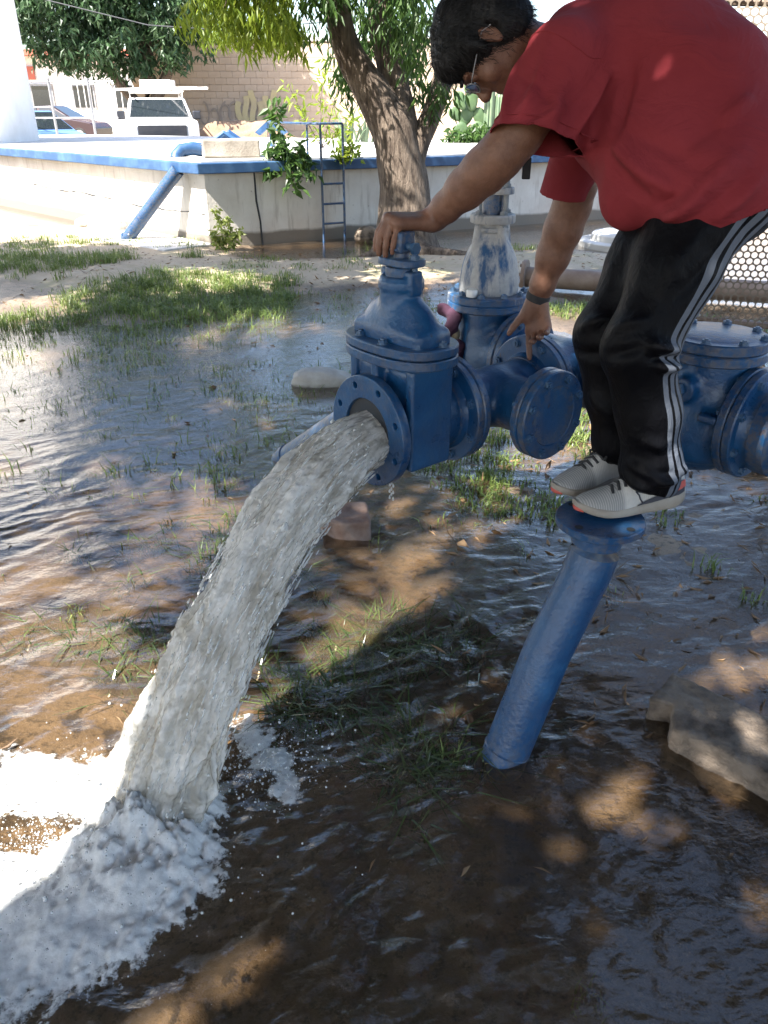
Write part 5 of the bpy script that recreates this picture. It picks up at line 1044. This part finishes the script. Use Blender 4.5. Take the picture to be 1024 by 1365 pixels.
# ---- shoes
M['knit'] = None
def knit():
    t = NT('shoe_knit'); v = t.tex(); w = t.new('ShaderNodeTexWave'); w.inputs['Scale'].default_value = 55; w.inputs['Distortion'].default_value = 1.2; w.inputs['Detail'].default_value = 2; w.bands_direction = 'X'; t.ln(v, w.inputs['Vector'])
    s = t.new('ShaderNodeSeparateXYZ'); t.ln(v, s.inputs[0]); toe = t.ramp(t.math('ADD', s.outputs[0], t.math('MULTIPLY', t.noise(v, 30, 2), .01)), [(.192, 0), (.204, 1)])
    c = t.mix(toe, t.mix(t.noise(v, 120, 2), (.44, .425, .39), (.56, .54, .51)), t.mix(w.outputs[0], (.22, .22, .215), (.36, .35, .33)))
    return t.done(t.bsdf(c, .8, 0, t.bump(w.outputs[0], .25, .002), .3))
M['knit'] = knit(); M['midsole'] = pbr('midsole_foam', (.36, .33, .285), (.25, .215, .175), 12, .7, .3, 70); M['shoe_dark'] = pbr('dark_shoe_trim', (.03, .033, .05), (.05, .05, .06), 20, .6); M['coral'] = pbr('coral_rubber', (.52, .10, .075), (.42, .08, .06), 20, .55); M['lace'] = pbr('black_lace', (.02, .02, .022), (.035, .035, .035), 60, .8)
def shoe(heel, toe, zs, side, lab):
    heel = np.array([heel[0], heel[1], zs]); X = nrm(np.array([toe[0] - heel[0], toe[1] - heel[1], 0])); Yl = np.cross(Z, X) * side; R = np.array([X, Yl, Z]).T; Lh = .305
    root = link('shoe', None, man); root.location = (Vector(heel.tolist()) - man.location); root.rotation_euler = Matrix(np.array([X, np.cross(Z, X), Z]).T.tolist()).to_euler(); root['label'] = lab
    root['_o'] = [0, 0, 0]; sy = side
    xs = np.linspace(0, 1, 34); wid = np.interp(xs, [0, .03, .1, .25, .45, .62, .75, .88, .96, 1], [.012, .027, .036, .036, .037, .046, .049, .042, .026, .008]); cy = np.interp(xs, [0, .4, .7, 1], [0, .004, .0, -.010])
    zb = np.interp(xs, [0, .06, .15, .6, .8, .93, 1], [.020, .007, .0, .0, .003, .014, .028]); zt = np.interp(xs, [0, .1, .4, .7, .9, 1], [.056, .050, .038, .033, .038, .043]); K_ = 20
    def loft(rows, name, m, closed=True):
        V = np.array(rows).reshape(-1, 3); V[:, 1] *= sy; n = len(rows); k = len(rows[0]); F = [(i * k + j, i * k + (j + 1) % k, (i + 1) * k + (j + 1) % k, (i + 1) * k + j) for i in range(n - 1) for j in range(k)]
        b = MB(); b.add(V, F + [tuple(range(k)), tuple(range((n - 1) * k, n * k))], smooth=True); o = b.build(name, m, root, origin=(0, 0, 0)); return o
    rows = []
    for i, x in enumerate(xs):
        w = wid[i] + .004; hgt = (zt[i] - zb[i]) / 2; zc = (zt[i] + zb[i]) / 2; rows.append([(x * Lh, cy[i] + w * abs(math.cos(t)) ** .55 * np.sign(math.cos(t)), zc + hgt * abs(math.sin(t)) ** .55 * np.sign(math.sin(t))) for t in np.linspace(0, 2 * math.pi, K_, endpoint=False)])
    loft(rows, 'midsole', M['midsole'])
    top = np.interp(xs, [0, .03, .1, .2, .32, .42, .55, .68, .8, .9, .97, 1], [.07, .098, .104, .098, .108, .112, .094, .074, .062, .054, .046, .036])
    rows = []
    for i, x in enumerate(xs):
        w = wid[i]; hgt = top[i] - zt[i] + .006; nar = np.interp(x, [0, .15, .35, .6, 1], [.72, .70, .62, .70, .8]); ring_ = []
        for t in np.linspace(0, math.pi, 15):
            c_, s_ = math.cos(t), math.sin(t); tap = 1 - (1 - nar) * s_; ring_.append((x * (Lh - .006) + .003, cy[i] + w * tap * abs(c_) ** .8 * np.sign(c_), zt[i] - .006 + hgt * s_ ** .75))
        ring_.append((x * (Lh - .006) + .003, cy[i], zt[i] - .006)); rows.append(ring_)
    loft(rows, 'upper', M['knit'])
    sf = lambda x, t: (x * (Lh - .006) + .003, sy * (np.interp(x, xs, cy) + np.interp(x, xs, wid) * (1 - (1 - np.interp(x, [0, .15, .35, .6, 1], [.72, .70, .62, .70, .8])) * math.sin(t)) * math.cos(t) ** .8 * 1.03), np.interp(x, xs, zt) - .006 + (np.interp(x, xs, top) - np.interp(x, xs, zt) + .006) * math.sin(t) ** .75)
    # outlined swoosh on the outer side
    out = [(.53, .50), (.50, .30), (.485, .14), (.465, .05)]; out2 = [(.53, .50), (.505, .44), (.475, .38), (.43, .36), (.36, .40), (.26, .50), (.17, .62)]
    for seq in (out, out2): MB().tube([sf(x, t) for x, t in seq], .0022, 6).build('swoosh_outline', M['shoe_dark'], root, origin=(0, 0, 0))
    # dark and coral pieces above the sole at the heel
    def patch(name, m, xa, xb, f0, f1, off):
        xs2 = np.linspace(xa, xb, 14); V = []
        for x in xs2:
            lo, hi = f0(x), f1(x)
            for f_ in (lo, hi): p = np.array(sf(x, max(f_, .01))); p[1] += sy * off; V.append(p)
        MB().add(V, [(2 * i, 2 * i + 1, 2 * i + 3, 2 * i + 2) for i in range(13)], smooth=True).build(name, m, root, origin=(0, 0, 0))
    patch('foxing', M['shoe_dark'], .04, .52, lambda x: .01, lambda x: np.interp(x, [.04, .2, .52], [.30, .22, .02]), .0025)
    patch('heel_piece', M['coral'], .035, .22, lambda x: np.interp(x, [.03, .22], [.22, .10]), lambda x: np.interp(x, [.03, .22], [.62, .26]), .004)
    MB().tube([(np.interp(t, [-1, 1], [.945, .945]) * Lh + .012 * (1 - t * t), sy * (-.008) +   .020 * t, .022) for t in np.linspace(-1, 1, 11)], .0065, 8).build('toe_bumper', M['coral'], root, origin=(0, 0, 0))
    for j in range(5):
        x = .46 + .055 * j; zt_ = np.interp(x + .01, xs, top) + .003; MB().tube([(x * Lh, sy * -.020, zt_ - .012), (x * Lh + .004, 0, zt_ + .001), (x * Lh + .010, sy * .022, zt_ - .013)], .0044, 6).build('lace', M['lace'], root, origin=(0, 0, 0))
    MB().tube([(.44 * Lh, 0, .118), (.46 * Lh, sy * .025, .112), (.52 * Lh, sy * .034, .094), (.50 * Lh, sy * .038, .080), (.44 * Lh, sy * .020, .105), (.46 * Lh, sy * -.02, .112), (.53 * Lh, sy * -.03, .09)], .0042, 6).build('lace_bow', M['lace'], root, origin=(0, 0, 0))
    MB().tube([(.30 * Lh, 0, .122), (.36 * Lh, 0, .126), (.42 * Lh, 0, .112)], [.012, .016, .012], 8, flat=.35).build('tongue', M['knit'], root, origin=(0, 0, 0))
shoe((.782, 1.842), (.470, 1.755), .679, 1, 'off white running shoe with coral heel on the pipe flange'); shoe((.722, 2.002), (.440, 1.868), .681, -1, 'grey running shoe in shade beside the near shoe')
# ---- what he wears and carries
q1 = wrR + nrm(elR - wrR) * .018; fr = nrm(elR - wrR)
wb = thing('wristband', 'plain black rubber band on the lower wrist of the man', 'wristband', tuple(q1))
b = MB(); b.lathe([(.032, -.011), (.0375, -.012), (.039, 0), (.0375, .012), (.032, .011)], q1, fr, 36); b.build('band', M['lace'], wb)
ly = thing('phone_strap', 'black strap tag hanging from the chest of the man', 'strap', (0.371, 2.214, 1.486))
MB().box((0.371, 2.205, 1.468), (.022, .008, .052)).build('tag', M['lace'], ly, bevel=.003)
MB().tube([(0.371, 2.216, 1.489), (0.369, 2.228, 1.513), (0.377, 2.228, 1.534), (0.394, 2.229, 1.559)], .0022, 6).build('cord', M['lace'], ly); MB().tube([(0.375, 2.216, 1.489), (0.379, 2.230, 1.517), (0.388, 2.230, 1.538), (0.406, 2.229, 1.559)], .0022, 6).build('cord', M['lace'], ly)
# ================================================================== the jet
def jetmat():
    t = NT('gushing_water'); cv_ = t.new('ShaderNodeCombineXYZ')
    for k_, a_ in enumerate(('fu', 'fv', 'fa')): q = t.new('ShaderNodeAttribute', attribute_name=a_); t.ln(q.outputs['Fac'], cv_.inputs[k_])
    mp = lambda sc: (lambda m: (t.ln(cv_.outputs[0], m.inputs[0]), setattr(m.inputs['Scale'], 'default_value', sc))[0] or m.outputs[0])(t.new('ShaderNodeMapping'))
    n = t.noise(mp((1, 1, .55)), 13, 6, .62, .4); st = t.noise(mp((1, 1, .16)), 62, 4, .6, .3); fl_ = t.noise(mp((1, 1, .5)), 38, 4, .7)
    f = t.math('ADD', t.math('MULTIPLY', n, .62), t.math('MULTIPLY', st, .38))
    c = t.mix(t.ramp(f, [(.42, 0), (.56, 1)]), (.34, .33, .295), (.90, .89, .865))
    c = t.mix(t.ramp(fl_, [(.57, 0), (.66, 1)]), c, (.93, .93, .91))  # white flecks paint highlights into the water colour
    nb = t.bump(st, .6, .014); nb = t.bump(fl_, .7, .012, nb); nb = t.bump(t.noise(mp((1, 1, .6)), 120, 4, .7), .45, .006, nb)
    p = t.bsdf(c, .08, 0, nb, 1.0, IOR=1.4, Coat_Weight=.5, Coat_Roughness=.04); tl = t.new('ShaderNodeBsdfTranslucent'); tl.inputs[0].default_value = (.82, .81, .77, 1); tp = t.new('ShaderNodeBsdfTransparent'); tp.inputs[0].default_value = (.86, .81, .72, 1)
    m = t.new('ShaderNodeMixShader'); m.inputs[0].default_value = .42; t.ln(p, m.inputs[1]); t.ln(tl.outputs[0], m.inputs[2])
    lw = t.new('ShaderNodeLayerWeight'); lw.inputs[0].default_value = .5; m2 = t.new('ShaderNodeMixShader'); t.ln(t.ramp(t.math('ADD', t.math('MULTIPLY', lw.outputs['Facing'], .8), t.math('SUBTRACT', .55, f)), [(.26, .05), (.85, .80)]), m2.inputs[0]); t.ln(m.outputs[0], m2.inputs[1]); t.ln(tp.outputs[0], m2.inputs[2]); return t.done(m2.outputs[0])
M['jet'] = jetmat()
def foammat():
    t = NT('white_froth'); v = t.tex(); n = t.noise(v, 60, 6, .72); c = t.mix(t.ramp(n, [(.32, 0), (.56, 1)]), (.60, .61, .61), (.86, .87, .87)); tl = t.new('ShaderNodeBsdfTranslucent'); tl.inputs[0].default_value = (.88, .89, .90, 1)
    p = t.bsdf(c, .3, 0, t.bump(t.noise(v, 150, 5, .75), .5, .005), .5); m = t.new('ShaderNodeMixShader'); m.inputs[0].default_value = .35; t.ln(p, m.inputs[1]); t.ln(tl.outputs[0], m.inputs[2])
    a = t.new('ShaderNodeAttribute', attribute_name='dens'); tp = t.new('ShaderNodeBsdfTransparent'); cell = t.noise(v, 95, 4, .75); o_ = t.ramp(t.math('ADD', t.math('MULTIPLY', a.outputs['Fac'], .95), t.math('SUBTRACT', cell, .5)), [(.10, 0), (.42, 1)])
    m2 = t.new('ShaderNodeMixShader'); t.ln(o_, m2.inputs[0]); t.ln(tp.outputs[0], m2.inputs[1]); t.ln(m.outputs[0], m2.inputs[2]); return t.done(m2.outputs[0])
M['foam'] = foammat()
def dropmat():
    t = NT('water_drop'); p = t.bsdf((.70, .71, .70), .06, 0, None, .6); tp = t.new('ShaderNodeBsdfTransparent'); m = t.new('ShaderNodeMixShader'); m.inputs[0].default_value = .35; t.ln(p, m.inputs[1]); t.ln(tp.outputs[0], m.inputs[2]); return t.done(m.outputs[0])
M['drop'] = dropmat()
az = math.atan2(.6351, .7724) + rad(13.5); JD = -np.array([math.cos(az), math.sin(az), 0])
def jpath(s):
    s = np.asarray(s, float); p = V0 + np.outer(s, JD); ins = np.minimum(s, 0); p = p + np.outer(ins, (-AX - JD)); sp_ = np.maximum(s, 0); p[:, 2] = H - .022 - .031 * sp_ - .899 * sp_ ** 2; return p
ns, nth = 620, 220; S = np.linspace(-.13, .955, ns); Pc = jpath(S); Tg = np.gradient(Pc, axis=0); Tg /= np.linalg.norm(Tg, axis=1, keepdims=True)
N1 = np.cross(Tg, Z); N1 /= np.linalg.norm(N1, axis=1, keepdims=True); N2 = np.cross(N1, Tg); TH = np.linspace(0, 2 * math.pi, nth, endpoint=False)
arc = np.concatenate([[0], np.cumsum(np.linalg.norm(np.diff(Pc, axis=0), axis=1))])
ss, th = np.meshgrid(S, TH, indexing='ij'); aa = np.repeat(arc[:, None], nth, 1)
Rw = np.interp(S, [-.13, 0, .08, .3, .6, .9], [.088, .090, .096, .103, .106, .122])[:, None]; Rt = np.interp(S, [-.13, 0, .15, .4, .7, .95], [.082, .080, .076, .080, .090, .105])[:, None]
Q = np.stack([np.cos(th).ravel() * 1.0, np.sin(th).ravel() * 1.0, aa.ravel() * 3.2], 1); dev = sst(-.05, .35, ss).ravel()
n1 = fbm(Q * np.array([1, 1, 1.0]), 1.3, 2, off=2); n2 = fbm(Q * np.array([1, 1, .85]), 3.0, 2, off=9); n3 = fbm(Q * np.array([1, 1, 1.1]), 8, 3, off=17); rid = 0 * n3 + .5 # np.abs(fbm(Q * np.array([1.0, 1.0, .8]), 4.5, 2, off=31)) * 2
rr = 1 + (.10 + .18 * dev) * n1 + (.10 + .12 * dev) * n2 + (.05 + .06 * dev) * n3 + .05 * dev * fbm(Q * np.array([1, 1, 1.3]), 21, 2, off=44) + .07 * (rid - .5)
pos = Pc[:, None, :] + (N1[:, None, :] * (np.cos(th) * Rw * rr.reshape(ns, nth))[..., None] + N2[:, None, :] * (np.sin(th) * Rt * rr.reshape(ns, nth))[..., None])
clip_in = (ss < .02); rad_ = np.linalg.norm(pos - Pc[:, None, :], axis=2, keepdims=True); pos = np.where(clip_in[..., None] & (rad_ > .092), Pc[:, None, :] + (pos - Pc[:, None, :]) / rad_ * .092, pos)
i = np.arange(ns * nth).reshape(ns, nth); F = np.stack([i[:-1], np.roll(i[:-1], -1, 1), np.roll(i[1:], -1, 1), i[1:]], -1).reshape(-1, 4)
jet = thing('water_jet', 'thick murky jet of water gushing from the valve flange down to the froth', 'water jet', (V0[0], V0[1], .6)); npmesh('stream', pos.reshape(-1, 3), F[:, ::-1], M['jet'], jet, True, attrs={'fu': (np.cos(th) * .1).ravel(), 'fv': (np.sin(th) * .1).ravel(), 'fa': aa.ravel()})
# ribbons and droplets thrown off the jet
bb = bmesh.new(); bmesh.ops.create_icosphere(bb, subdivisions=1, radius=1); IV = np.array([v.co[:] for v in bb.verts]); IF = np.array([[v.index for v in f.verts] for f in bb.faces]); bb.free()
def drops(C, R, stretch=None, axis=None):
    n = len(C); V = IV[None] * R[:, None, None]
    if stretch is not None: d = (V * axis[:, None, :]).sum(2, keepdims=True) * axis[:, None, :]; V = V + d * (stretch[:, None, None] - 1)
    V = (V + C[:, None, :]).reshape(-1, 3); return V, (IF[None] + (np.arange(n) * len(IV))[:, None, None]).reshape(-1, 3)
n = 750; s_ = RNG.uniform(.05, .93, n); k = np.searchsorted(S, s_).clip(0, ns - 1); t_ = RNG.uniform(0, 2 * math.pi, n); ro_ = 1.02 + np.abs(RNG.normal(0, .10, n)) * (.5 + s_)
C = Pc[k] + N1[k] * (np.cos(t_) * Rw[k, 0] * ro_)[:, None] + N2[k] * (np.sin(t_) * Rt[k, 0] * ro_)[:, None]; ax_n = Tg[k]
V, F = drops(C, RNG.gamma(1.6, .0009, n) + .0006, RNG.uniform(1, 2.6, n), ax_n); o = npmesh('droplets', V, F, M['drop'], jet, True); o['kind'] = 'stuff'
n = 1500; s_ = RNG.uniform(.10, .92, n); k = np.searchsorted(S, s_).clip(0, ns - 1); t_ = RNG.uniform(0, 2 * math.pi, n); ro_ = 1.0 + np.abs(RNG.normal(0, .09, n)) + .03
C = Pc[k] + N1[k] * (np.cos(t_) * Rw[k, 0] * ro_)[:, None] + N2[k] * (np.sin(t_) * Rt[k, 0] * ro_)[:, None]; V, F = drops(C, RNG.uniform(.0009, .0028, n), RNG.uniform(2, 12, n), Tg[k]); o = npmesh('strands', V, F, M['drop'], jet, True); o['kind'] = 'stuff'
b = MB()
for (dx, dy) in ((.075, .03), (.085, .02), (.08, .045)):
    p = np.array([.012 + dx - .07, 2.085 + dy - .03, .655]); z = .652
    for j in range(5): b.lathe([(0, -.005), (.0035, -.002), (.003, .003), (0, .010)], p - Z * (.02 * j + .004 * RNG.random()), Z, 8)
b.build('drips', M['drop'], jet)
# ================================================================== froth where it lands
fx, fy = np.meshgrid(np.arange(-1.75, .25, .0052), np.arange(.42, 2.02, .0052), indexing='ij'); X, Y = fx.ravel(), fy.ravel(); P = np.c_[X, Y, np.zeros_like(X)]
r = np.hypot(X - LAND[0], Y - LAND[1])
def blob(cx, cy, rx, ry, a):
    c, s = math.cos(a), math.sin(a); u = (X - cx) * c + (Y - cy) * s; v = -(X - cx) * s + (Y - cy) * c; return np.exp(-((u / rx) ** 2 + (v / ry) ** 2) ** 1.3)
msk = 1.15 * blob(-.72, 1.20, .34, .22, .5) + 1.0 * blob(-.98, 1.12, .34, .18, .1) + .95 * blob(-.98, 1.52, .34, .12, -.15) + .48 * blob(-.80, .92, .28, .17, .5) + .55 * blob(-.52, 1.16, .16, .12, .4) + .85 * blob(-.33, 1.62, .15, .07, 2.2) + .6 * blob(-.27, 1.50, .04, .12, .2) + .9 * blob(-.60, 1.36, .18, .16, 0) + .22 * blob(-.72, .74, .24, .12, .4)
msk -= .95 * blob(-.83, 1.345, .14, .055, .1) + .5 * blob(-.30, 1.545, .05, .04, 0)
f1 = fbm(P, 5, 4, .6, off=3); f2 = fbm(P, 17, 4, .65, off=8); f3 = fbm(P, 52, 3, .65, off=14); an_ = np.arctan2(Y - LAND[1], X - LAND[0]); st_f = fbm(np.c_[np.cos(an_) * 5 + .6 * f1, np.sin(an_) * 5 + .6 * f2, r * 3.0], 2.2, 4, .6, off=60); m_ = msk + .40 * f1 + .26 * f2 + .26 * f3 + .55 * st_f
z = wave(X, Y) + np.clip(m_ - .42, -.5, 1.0) * (.007 + .045 * np.exp(-r / .2)) + .09 * np.exp(-(r / .16) ** 2) * (.75 + .8 * f2 + .25 * f3 + .4 * st_f) + .010 * f2 * np.clip(msk, 0, 1) * (.08 + np.exp(-r / .25)) + .004 * f3 * np.clip(msk, 0, 1)
a, c = fx.shape; q = gridfaces(a, c); keep = ((m_[q] > .35) & (msk[q] > .14)).sum(1) >= 3; Vv, Ff, u_f = compact(np.c_[X, Y, z], q[keep]); fo = npmesh('foam', Vv, Ff, M['foam'], None, True, attrs={'dens': np.clip((m_[u_f] - .38) / .55, 0, 1) * (1 - .62 * sst(.22, .70, r[u_f]))}); fo['kind'] = 'stuff'
n = 2600; ang = RNG.uniform(0, 2 * math.pi, n); d_ = np.abs(RNG.normal(0, .20, n)); C = np.c_[LAND[0] - .20 + np.cos(ang) * d_ * 1.3, LAND[1] - .08 + np.sin(ang) * d_ * .8, np.zeros(n)]; 
C[:, 2] = .01 + np.abs(RNG.normal(0, .05, n)) * np.exp(-np.hypot(C[:, 0] - LAND[0], C[:, 1] - LAND[1]) / .35)
ex = 900; C2_ = np.c_[RNG.normal(-.33, .10, ex), RNG.normal(1.56, .07, ex), np.abs(RNG.normal(.03, .035, ex))]; a3 = RNG.uniform(0, 2 * math.pi, 1500); d3 = np.abs(RNG.normal(.11, .06, 1500)); C3 = np.c_[LAND[0] + np.cos(a3) * d3, LAND[1] + np.sin(a3) * d3, np.abs(RNG.normal(.04, .045, 1500)) + .03]; C = np.concatenate([C, C2_, C3]); V, F = drops(C, RNG.gamma(1.3, .0008, len(C)) + .0004); o = npmesh('spray', V, F, M['drop'], None, True); o['kind'] = 'stuff'

# ================================================================== grass, leaves, stones
def blades(C, n, sx, sy, L, lean=.5, w=.0035, flat=0.0, z=None):
    k = len(C) * n; B0 = np.repeat(C, n, 0)[:, :2] + RNG.normal(0, 1, (k, 2)) * np.c_[np.repeat(sx, n), np.repeat(sy, n)]
    z0 = bed(B0[:, 0], B0[:, 1]) if z is None else np.full(k, z); l = np.repeat(L, n) * RNG.uniform(.45, 1.25, k); a = RNG.uniform(0, 2 * math.pi, k); d = np.c_[np.cos(a), np.sin(a)]; ln_ = RNG.uniform(.1, 1, k)[:, None] * lean
    up = 1 - flat; p0 = np.c_[B0, z0 - .005]; p1 = p0 + np.c_[d * l[:, None] * ln_ * .35, l * .55 * up]; p2 = p1 + np.c_[d * l[:, None] * ln_ * .8, l * .42 * up * RNG.uniform(-.2, 1, k)]; s = np.c_[-d[:, 1], d[:, 0], np.zeros(k)] * w
    V = np.stack([p0 - s, p0 + s, p1 + s * .8, p1 - s * .8, p2], 1).reshape(-1, 3); i = np.arange(k)[:, None] * 5; return V, np.concatenate([i + [0, 1, 2], i + [0, 2, 3], i + [3, 2, 4]], 1).reshape(-1, 3), k
def scatter(x0, x1, y0, y1, n, thr, sc=1.2, off=0):
    C = np.c_[RNG.uniform(x0, x1, n), RNG.uniform(y0, y1, n)]; return C[fbm(np.c_[C, np.zeros(n)], sc, 3, off=off) > thr]
sets = [(scatter(-5.2, -2.2, 6.3, 9.6, 620, -.12), 26, .055, .12), (scatter(-2.6, -.9, 6.7, 8.4, 330, -.22, 1.1, 5), 22, .055, .10), (scatter(-3.2, .5, 4.2, 7.8, 800, -.12, 1.4, 9), 12, .06, .085), (scatter(-1.8, .2, 3.2, 5.4, 120, .0, 1.6, 2), 9, .03, .10), (scatter(.22, 1.3, 3.0, 4.7, 260, -.02, 1.9, 7), 15, .04, .07),
        (scatter(1.1, 3.2, 5.4, 7.3, 300, -.15, 1.3, 4), 22, .05, .08), (scatter(-5, -2.2, 9.8, 11.2, 160, .0, 1.3, 3), 18, .06, .08), (scatter(-2.2, .2, 8.2, 10.2, 120, .1, 1.3, 8), 12, .06, .06), (scatter(.8, 2.2, 1.9, 3.6, 70, .05, 1.7, 6), 10, .02, .06), (scatter(-.5, 2.0, 10.3, 11.3, 60, .0, 1.5, 9), 12, .05, .10), (scatter(-3.4, -.3, 2.4, 5.0, 120, .02, 1.6, 12), 8, .03, .09)]
Vs, Fs, tn, o_ = [], [], [], 0
for C, n, s_, L in sets:
    if not len(C): continue
    V, F, k = blades(C, n, np.full(len(C), s_), np.full(len(C), s_ * .8), RNG.uniform(.7, 1.3, len(C)) * L, 1.15); Vs.append(V); Fs.append(F + o_); o_ += len(V); tn.append(np.repeat(RNG.random(k), 5))
g = npmesh('grass', np.concatenate(Vs), np.concatenate(Fs), M['grass'], None, False, attrs={'tone': np.concatenate(tn)}); g['kind'] = 'stuff'
C = np.concatenate([np.c_[RNG.normal(-.02, .13, 46), RNG.normal(2.12, .10, 46)], np.c_[RNG.normal(-.22, .07, 22), RNG.normal(1.86, .06, 22)], np.c_[RNG.normal(.10, .06, 26), RNG.normal(1.62, .09, 26)], np.c_[RNG.normal(-.72, .25, 22), RNG.normal(2.75, .15, 22)], np.c_[RNG.normal(-.95, .15, 16), RNG.normal(2.15, .1, 16)]])
V, F, k = blades(C, 26, np.full(len(C), .03), np.full(len(C), .025), np.full(len(C), .12), 1.5, .0030, .30); g = npmesh('drowned_grass', V, F, M['grass_wet'], None, False, attrs={'tone': np.repeat(RNG.random(k), 5)}); g['kind'] = 'stuff'
TUFT = [((-1.112, 2.318), .10, 34, 'bright grass tuft standing in the brown water left of the jet'), ((-1.688, 3.525), .08, 22, 'small grass tuft in the shallow water at the left edge'), ((0.418, 0.956), .055, 26, 'pale sprig of weed in the dark water near the lower right corner'), ((0.577, 2.747), .08, 22, 'thin grass tuft in the water left of the leaning pipe top'), ((0.850, 2.441), .07, 24, 'grass tuft in the water right of the leaning pipe'), ((1.274, 2.601), .09, 26, 'lush grass tuft on the mud right of the shoes'), ((1.348, 2.391), .10, 24, 'grass tuft at the right edge above the concrete slab'), ((0.173, 1.607), .09, 40, 'leafy dark tuft in the water left of the leaning pipe foot'), ((-0.054, 2.840), .10, 14, 'dry straw coloured tuft beside the broken brick'), ((0.505, 3.436), .10, 46, 'thick grass tuft under the blind flange')]
for (c, L, n, lab) in TUFT:
    V, F, k = blades(np.array([c]), n, np.array([.022]), np.array([.02]), np.array([L]), .8, .0028); zb = float(bed(np.array([c[0]]), np.array([c[1]]))[0]); o = npmesh('grass_tuft', V, F, M['weed' if 'pale' in lab or 'straw' in lab or 'bright' in lab else 'grass'], None, False, origin=(c[0], c[1], zb), attrs={'tone': np.repeat(RNG.random(k), 5)}); o.location = (c[0], c[1], zb); props(o, lab, 'grass tuft', 'grass tufts standing in the flood water')
# fallen leaves and straw
n = 1500; P = np.concatenate([np.c_[RNG.uniform(.2, 2.4, n // 2), RNG.uniform(1.6, 4.8, n // 2)], np.c_[RNG.uniform(-3, 3, n // 2), RNG.uniform(1.2, 9.5, n // 2)]]); P = P[fbm(np.c_[P, np.zeros(len(P))], 1.8, 2, off=5) > -.05]; P = np.concatenate([P, np.c_[RNG.uniform(-3.6, 2.6, 1100), RNG.uniform(7.0, 10.5, 1100)]]); zz = np.maximum(bed(P[:, 0], P[:, 1]), .0 + 0 * P[:, 0]) + .005
D = np.c_[RNG.normal(size=(len(P), 2)), RNG.normal(0, .18, len(P))]; Sd = np.c_[RNG.normal(size=(len(P), 2)), RNG.normal(0, .3, len(P))]; l = RNG.uniform(.025, .07, len(P)); V, F = leaves(np.c_[P, zz], D, Sd, l, l * RNG.uniform(.12, .4, len(P))); g = npmesh('fallen_leaves', V, F, M['deadleaf'], None, False, attrs={'tone': np.repeat(RNG.random(len(P)), 5)}); g['kind'] = 'stuff'
n = 700; P = np.c_[RNG.uniform(.75, 2.3, n), RNG.uniform(1.7, 3.9, n)]; P = P[fbm(np.c_[P, np.zeros(n)], 1.6, 2, off=15) > -.15]; zz = np.maximum(bed(P[:, 0], P[:, 1]), 0) + RNG.uniform(.003, .016, len(P)); D = np.c_[RNG.normal(size=(len(P), 2)), RNG.normal(0, .10, len(P))]
V, F = leaves(np.c_[P, zz], D, np.c_[RNG.normal(size=(len(P), 2)), RNG.normal(0, .2, len(P))], RNG.uniform(.05, .14, len(P)), .0042); g = npmesh('straw_litter', V, F, M['deadleaf'], None, False, attrs={'tone': np.repeat(RNG.random(len(P)), 5)}); g['kind'] = 'stuff'
# the concrete slab at the right
cs = Field((.55, .75, -.12), (1.75, 2.1, .22), .008); ca, cb_ = np.array([.85, 1.76, -.005]), np.array([1.50, 1.16, .01]); cx_ = nrm(cb_ - ca); cy_ = np.cross(Z, cx_); cR = np.array([cx_, cy_, Z]).T
cs.box((ca + cb_) / 2, (np.linalg.norm(cb_ - ca) / 2 + .06, .115, .075), cR, .008); cs.box(ca - cx_ * .07 - cy_ * .16 + Z * .02, (.12, .10, .14), np.array([nrm(cx_ + cy_ * .4), nrm(cy_ - cx_ * .4), Z]).T, .004, .004, 's')
Vc, Fc = cs.mesh(); Vc = Vc + vnormals(Vc, Fc) * (.007 * fbm(Vc, 5, 2, off=4) + .009 * fbm(Vc, 26, 4, off=9))[:, None]; o = npmesh('concrete_slab', Vc, Fc, M['slabrough'], None, True, origin=(1.15, 1.35, -.04)); o.location = (1.15, 1.35, -.04); props(o, 'broken rough concrete slab lying in the water at the right edge', 'concrete slab')
bk = Field((-.35, 2.70, -.10), (.1, 3.12, .16), .006); bR = np.array([[math.cos(.12), -math.sin(.12), 0], [math.sin(.12), math.cos(.12), 0], [0, 0, 1]]); bk.box((-.165, 2.93, .025), (.10, .10, .062), bR, .012); bk.box((-.27, 2.82, .05), (.07, .06, .05), np.array([[.8, .6, 0], [-.6, .8, 0], [0, 0, 1]]), .01, .02, 's')
Vc, Fc = bk.mesh(); Vc = Vc + vnormals(Vc, Fc) * (.007 * fbm(Vc, 18, 3))[:, None]; o = npmesh('broken_brick', Vc, Fc, M['brickred'], None, True, origin=(-.165, 2.93, -.04)); o.location = (-.165, 2.93, -.04); props(o, 'broken reddish brick lying in the water right of the jet', 'brick')
rock('stone', (-.42, 4.95, .03), (.20, .085, .075), M['rock'], 'long pale stone lying in the flood water behind the valve', seed=21, rough=.22)
fl_ = thing('fallen_leaf', 'single curled orange dry leaf on the water left of the leaning pipe', 'leaf', (.30, 2.80, 0)); V, F = leaves(np.array([[.30, 2.80, .012]]), np.array([[.4, -.5, .15]]), np.array([[1, .6, .5]]), np.array([.075]), np.array([.04])); npmesh('blade', V, F, M['deadleaf'], fl_, False, attrs={'tone': np.ones(5)}); MB().tube([(.30, 2.80, .012), (.27, 2.85, .03), (.25, 2.90, .07)], .0018, 5).build('stalk', M['deadleaf'], fl_)
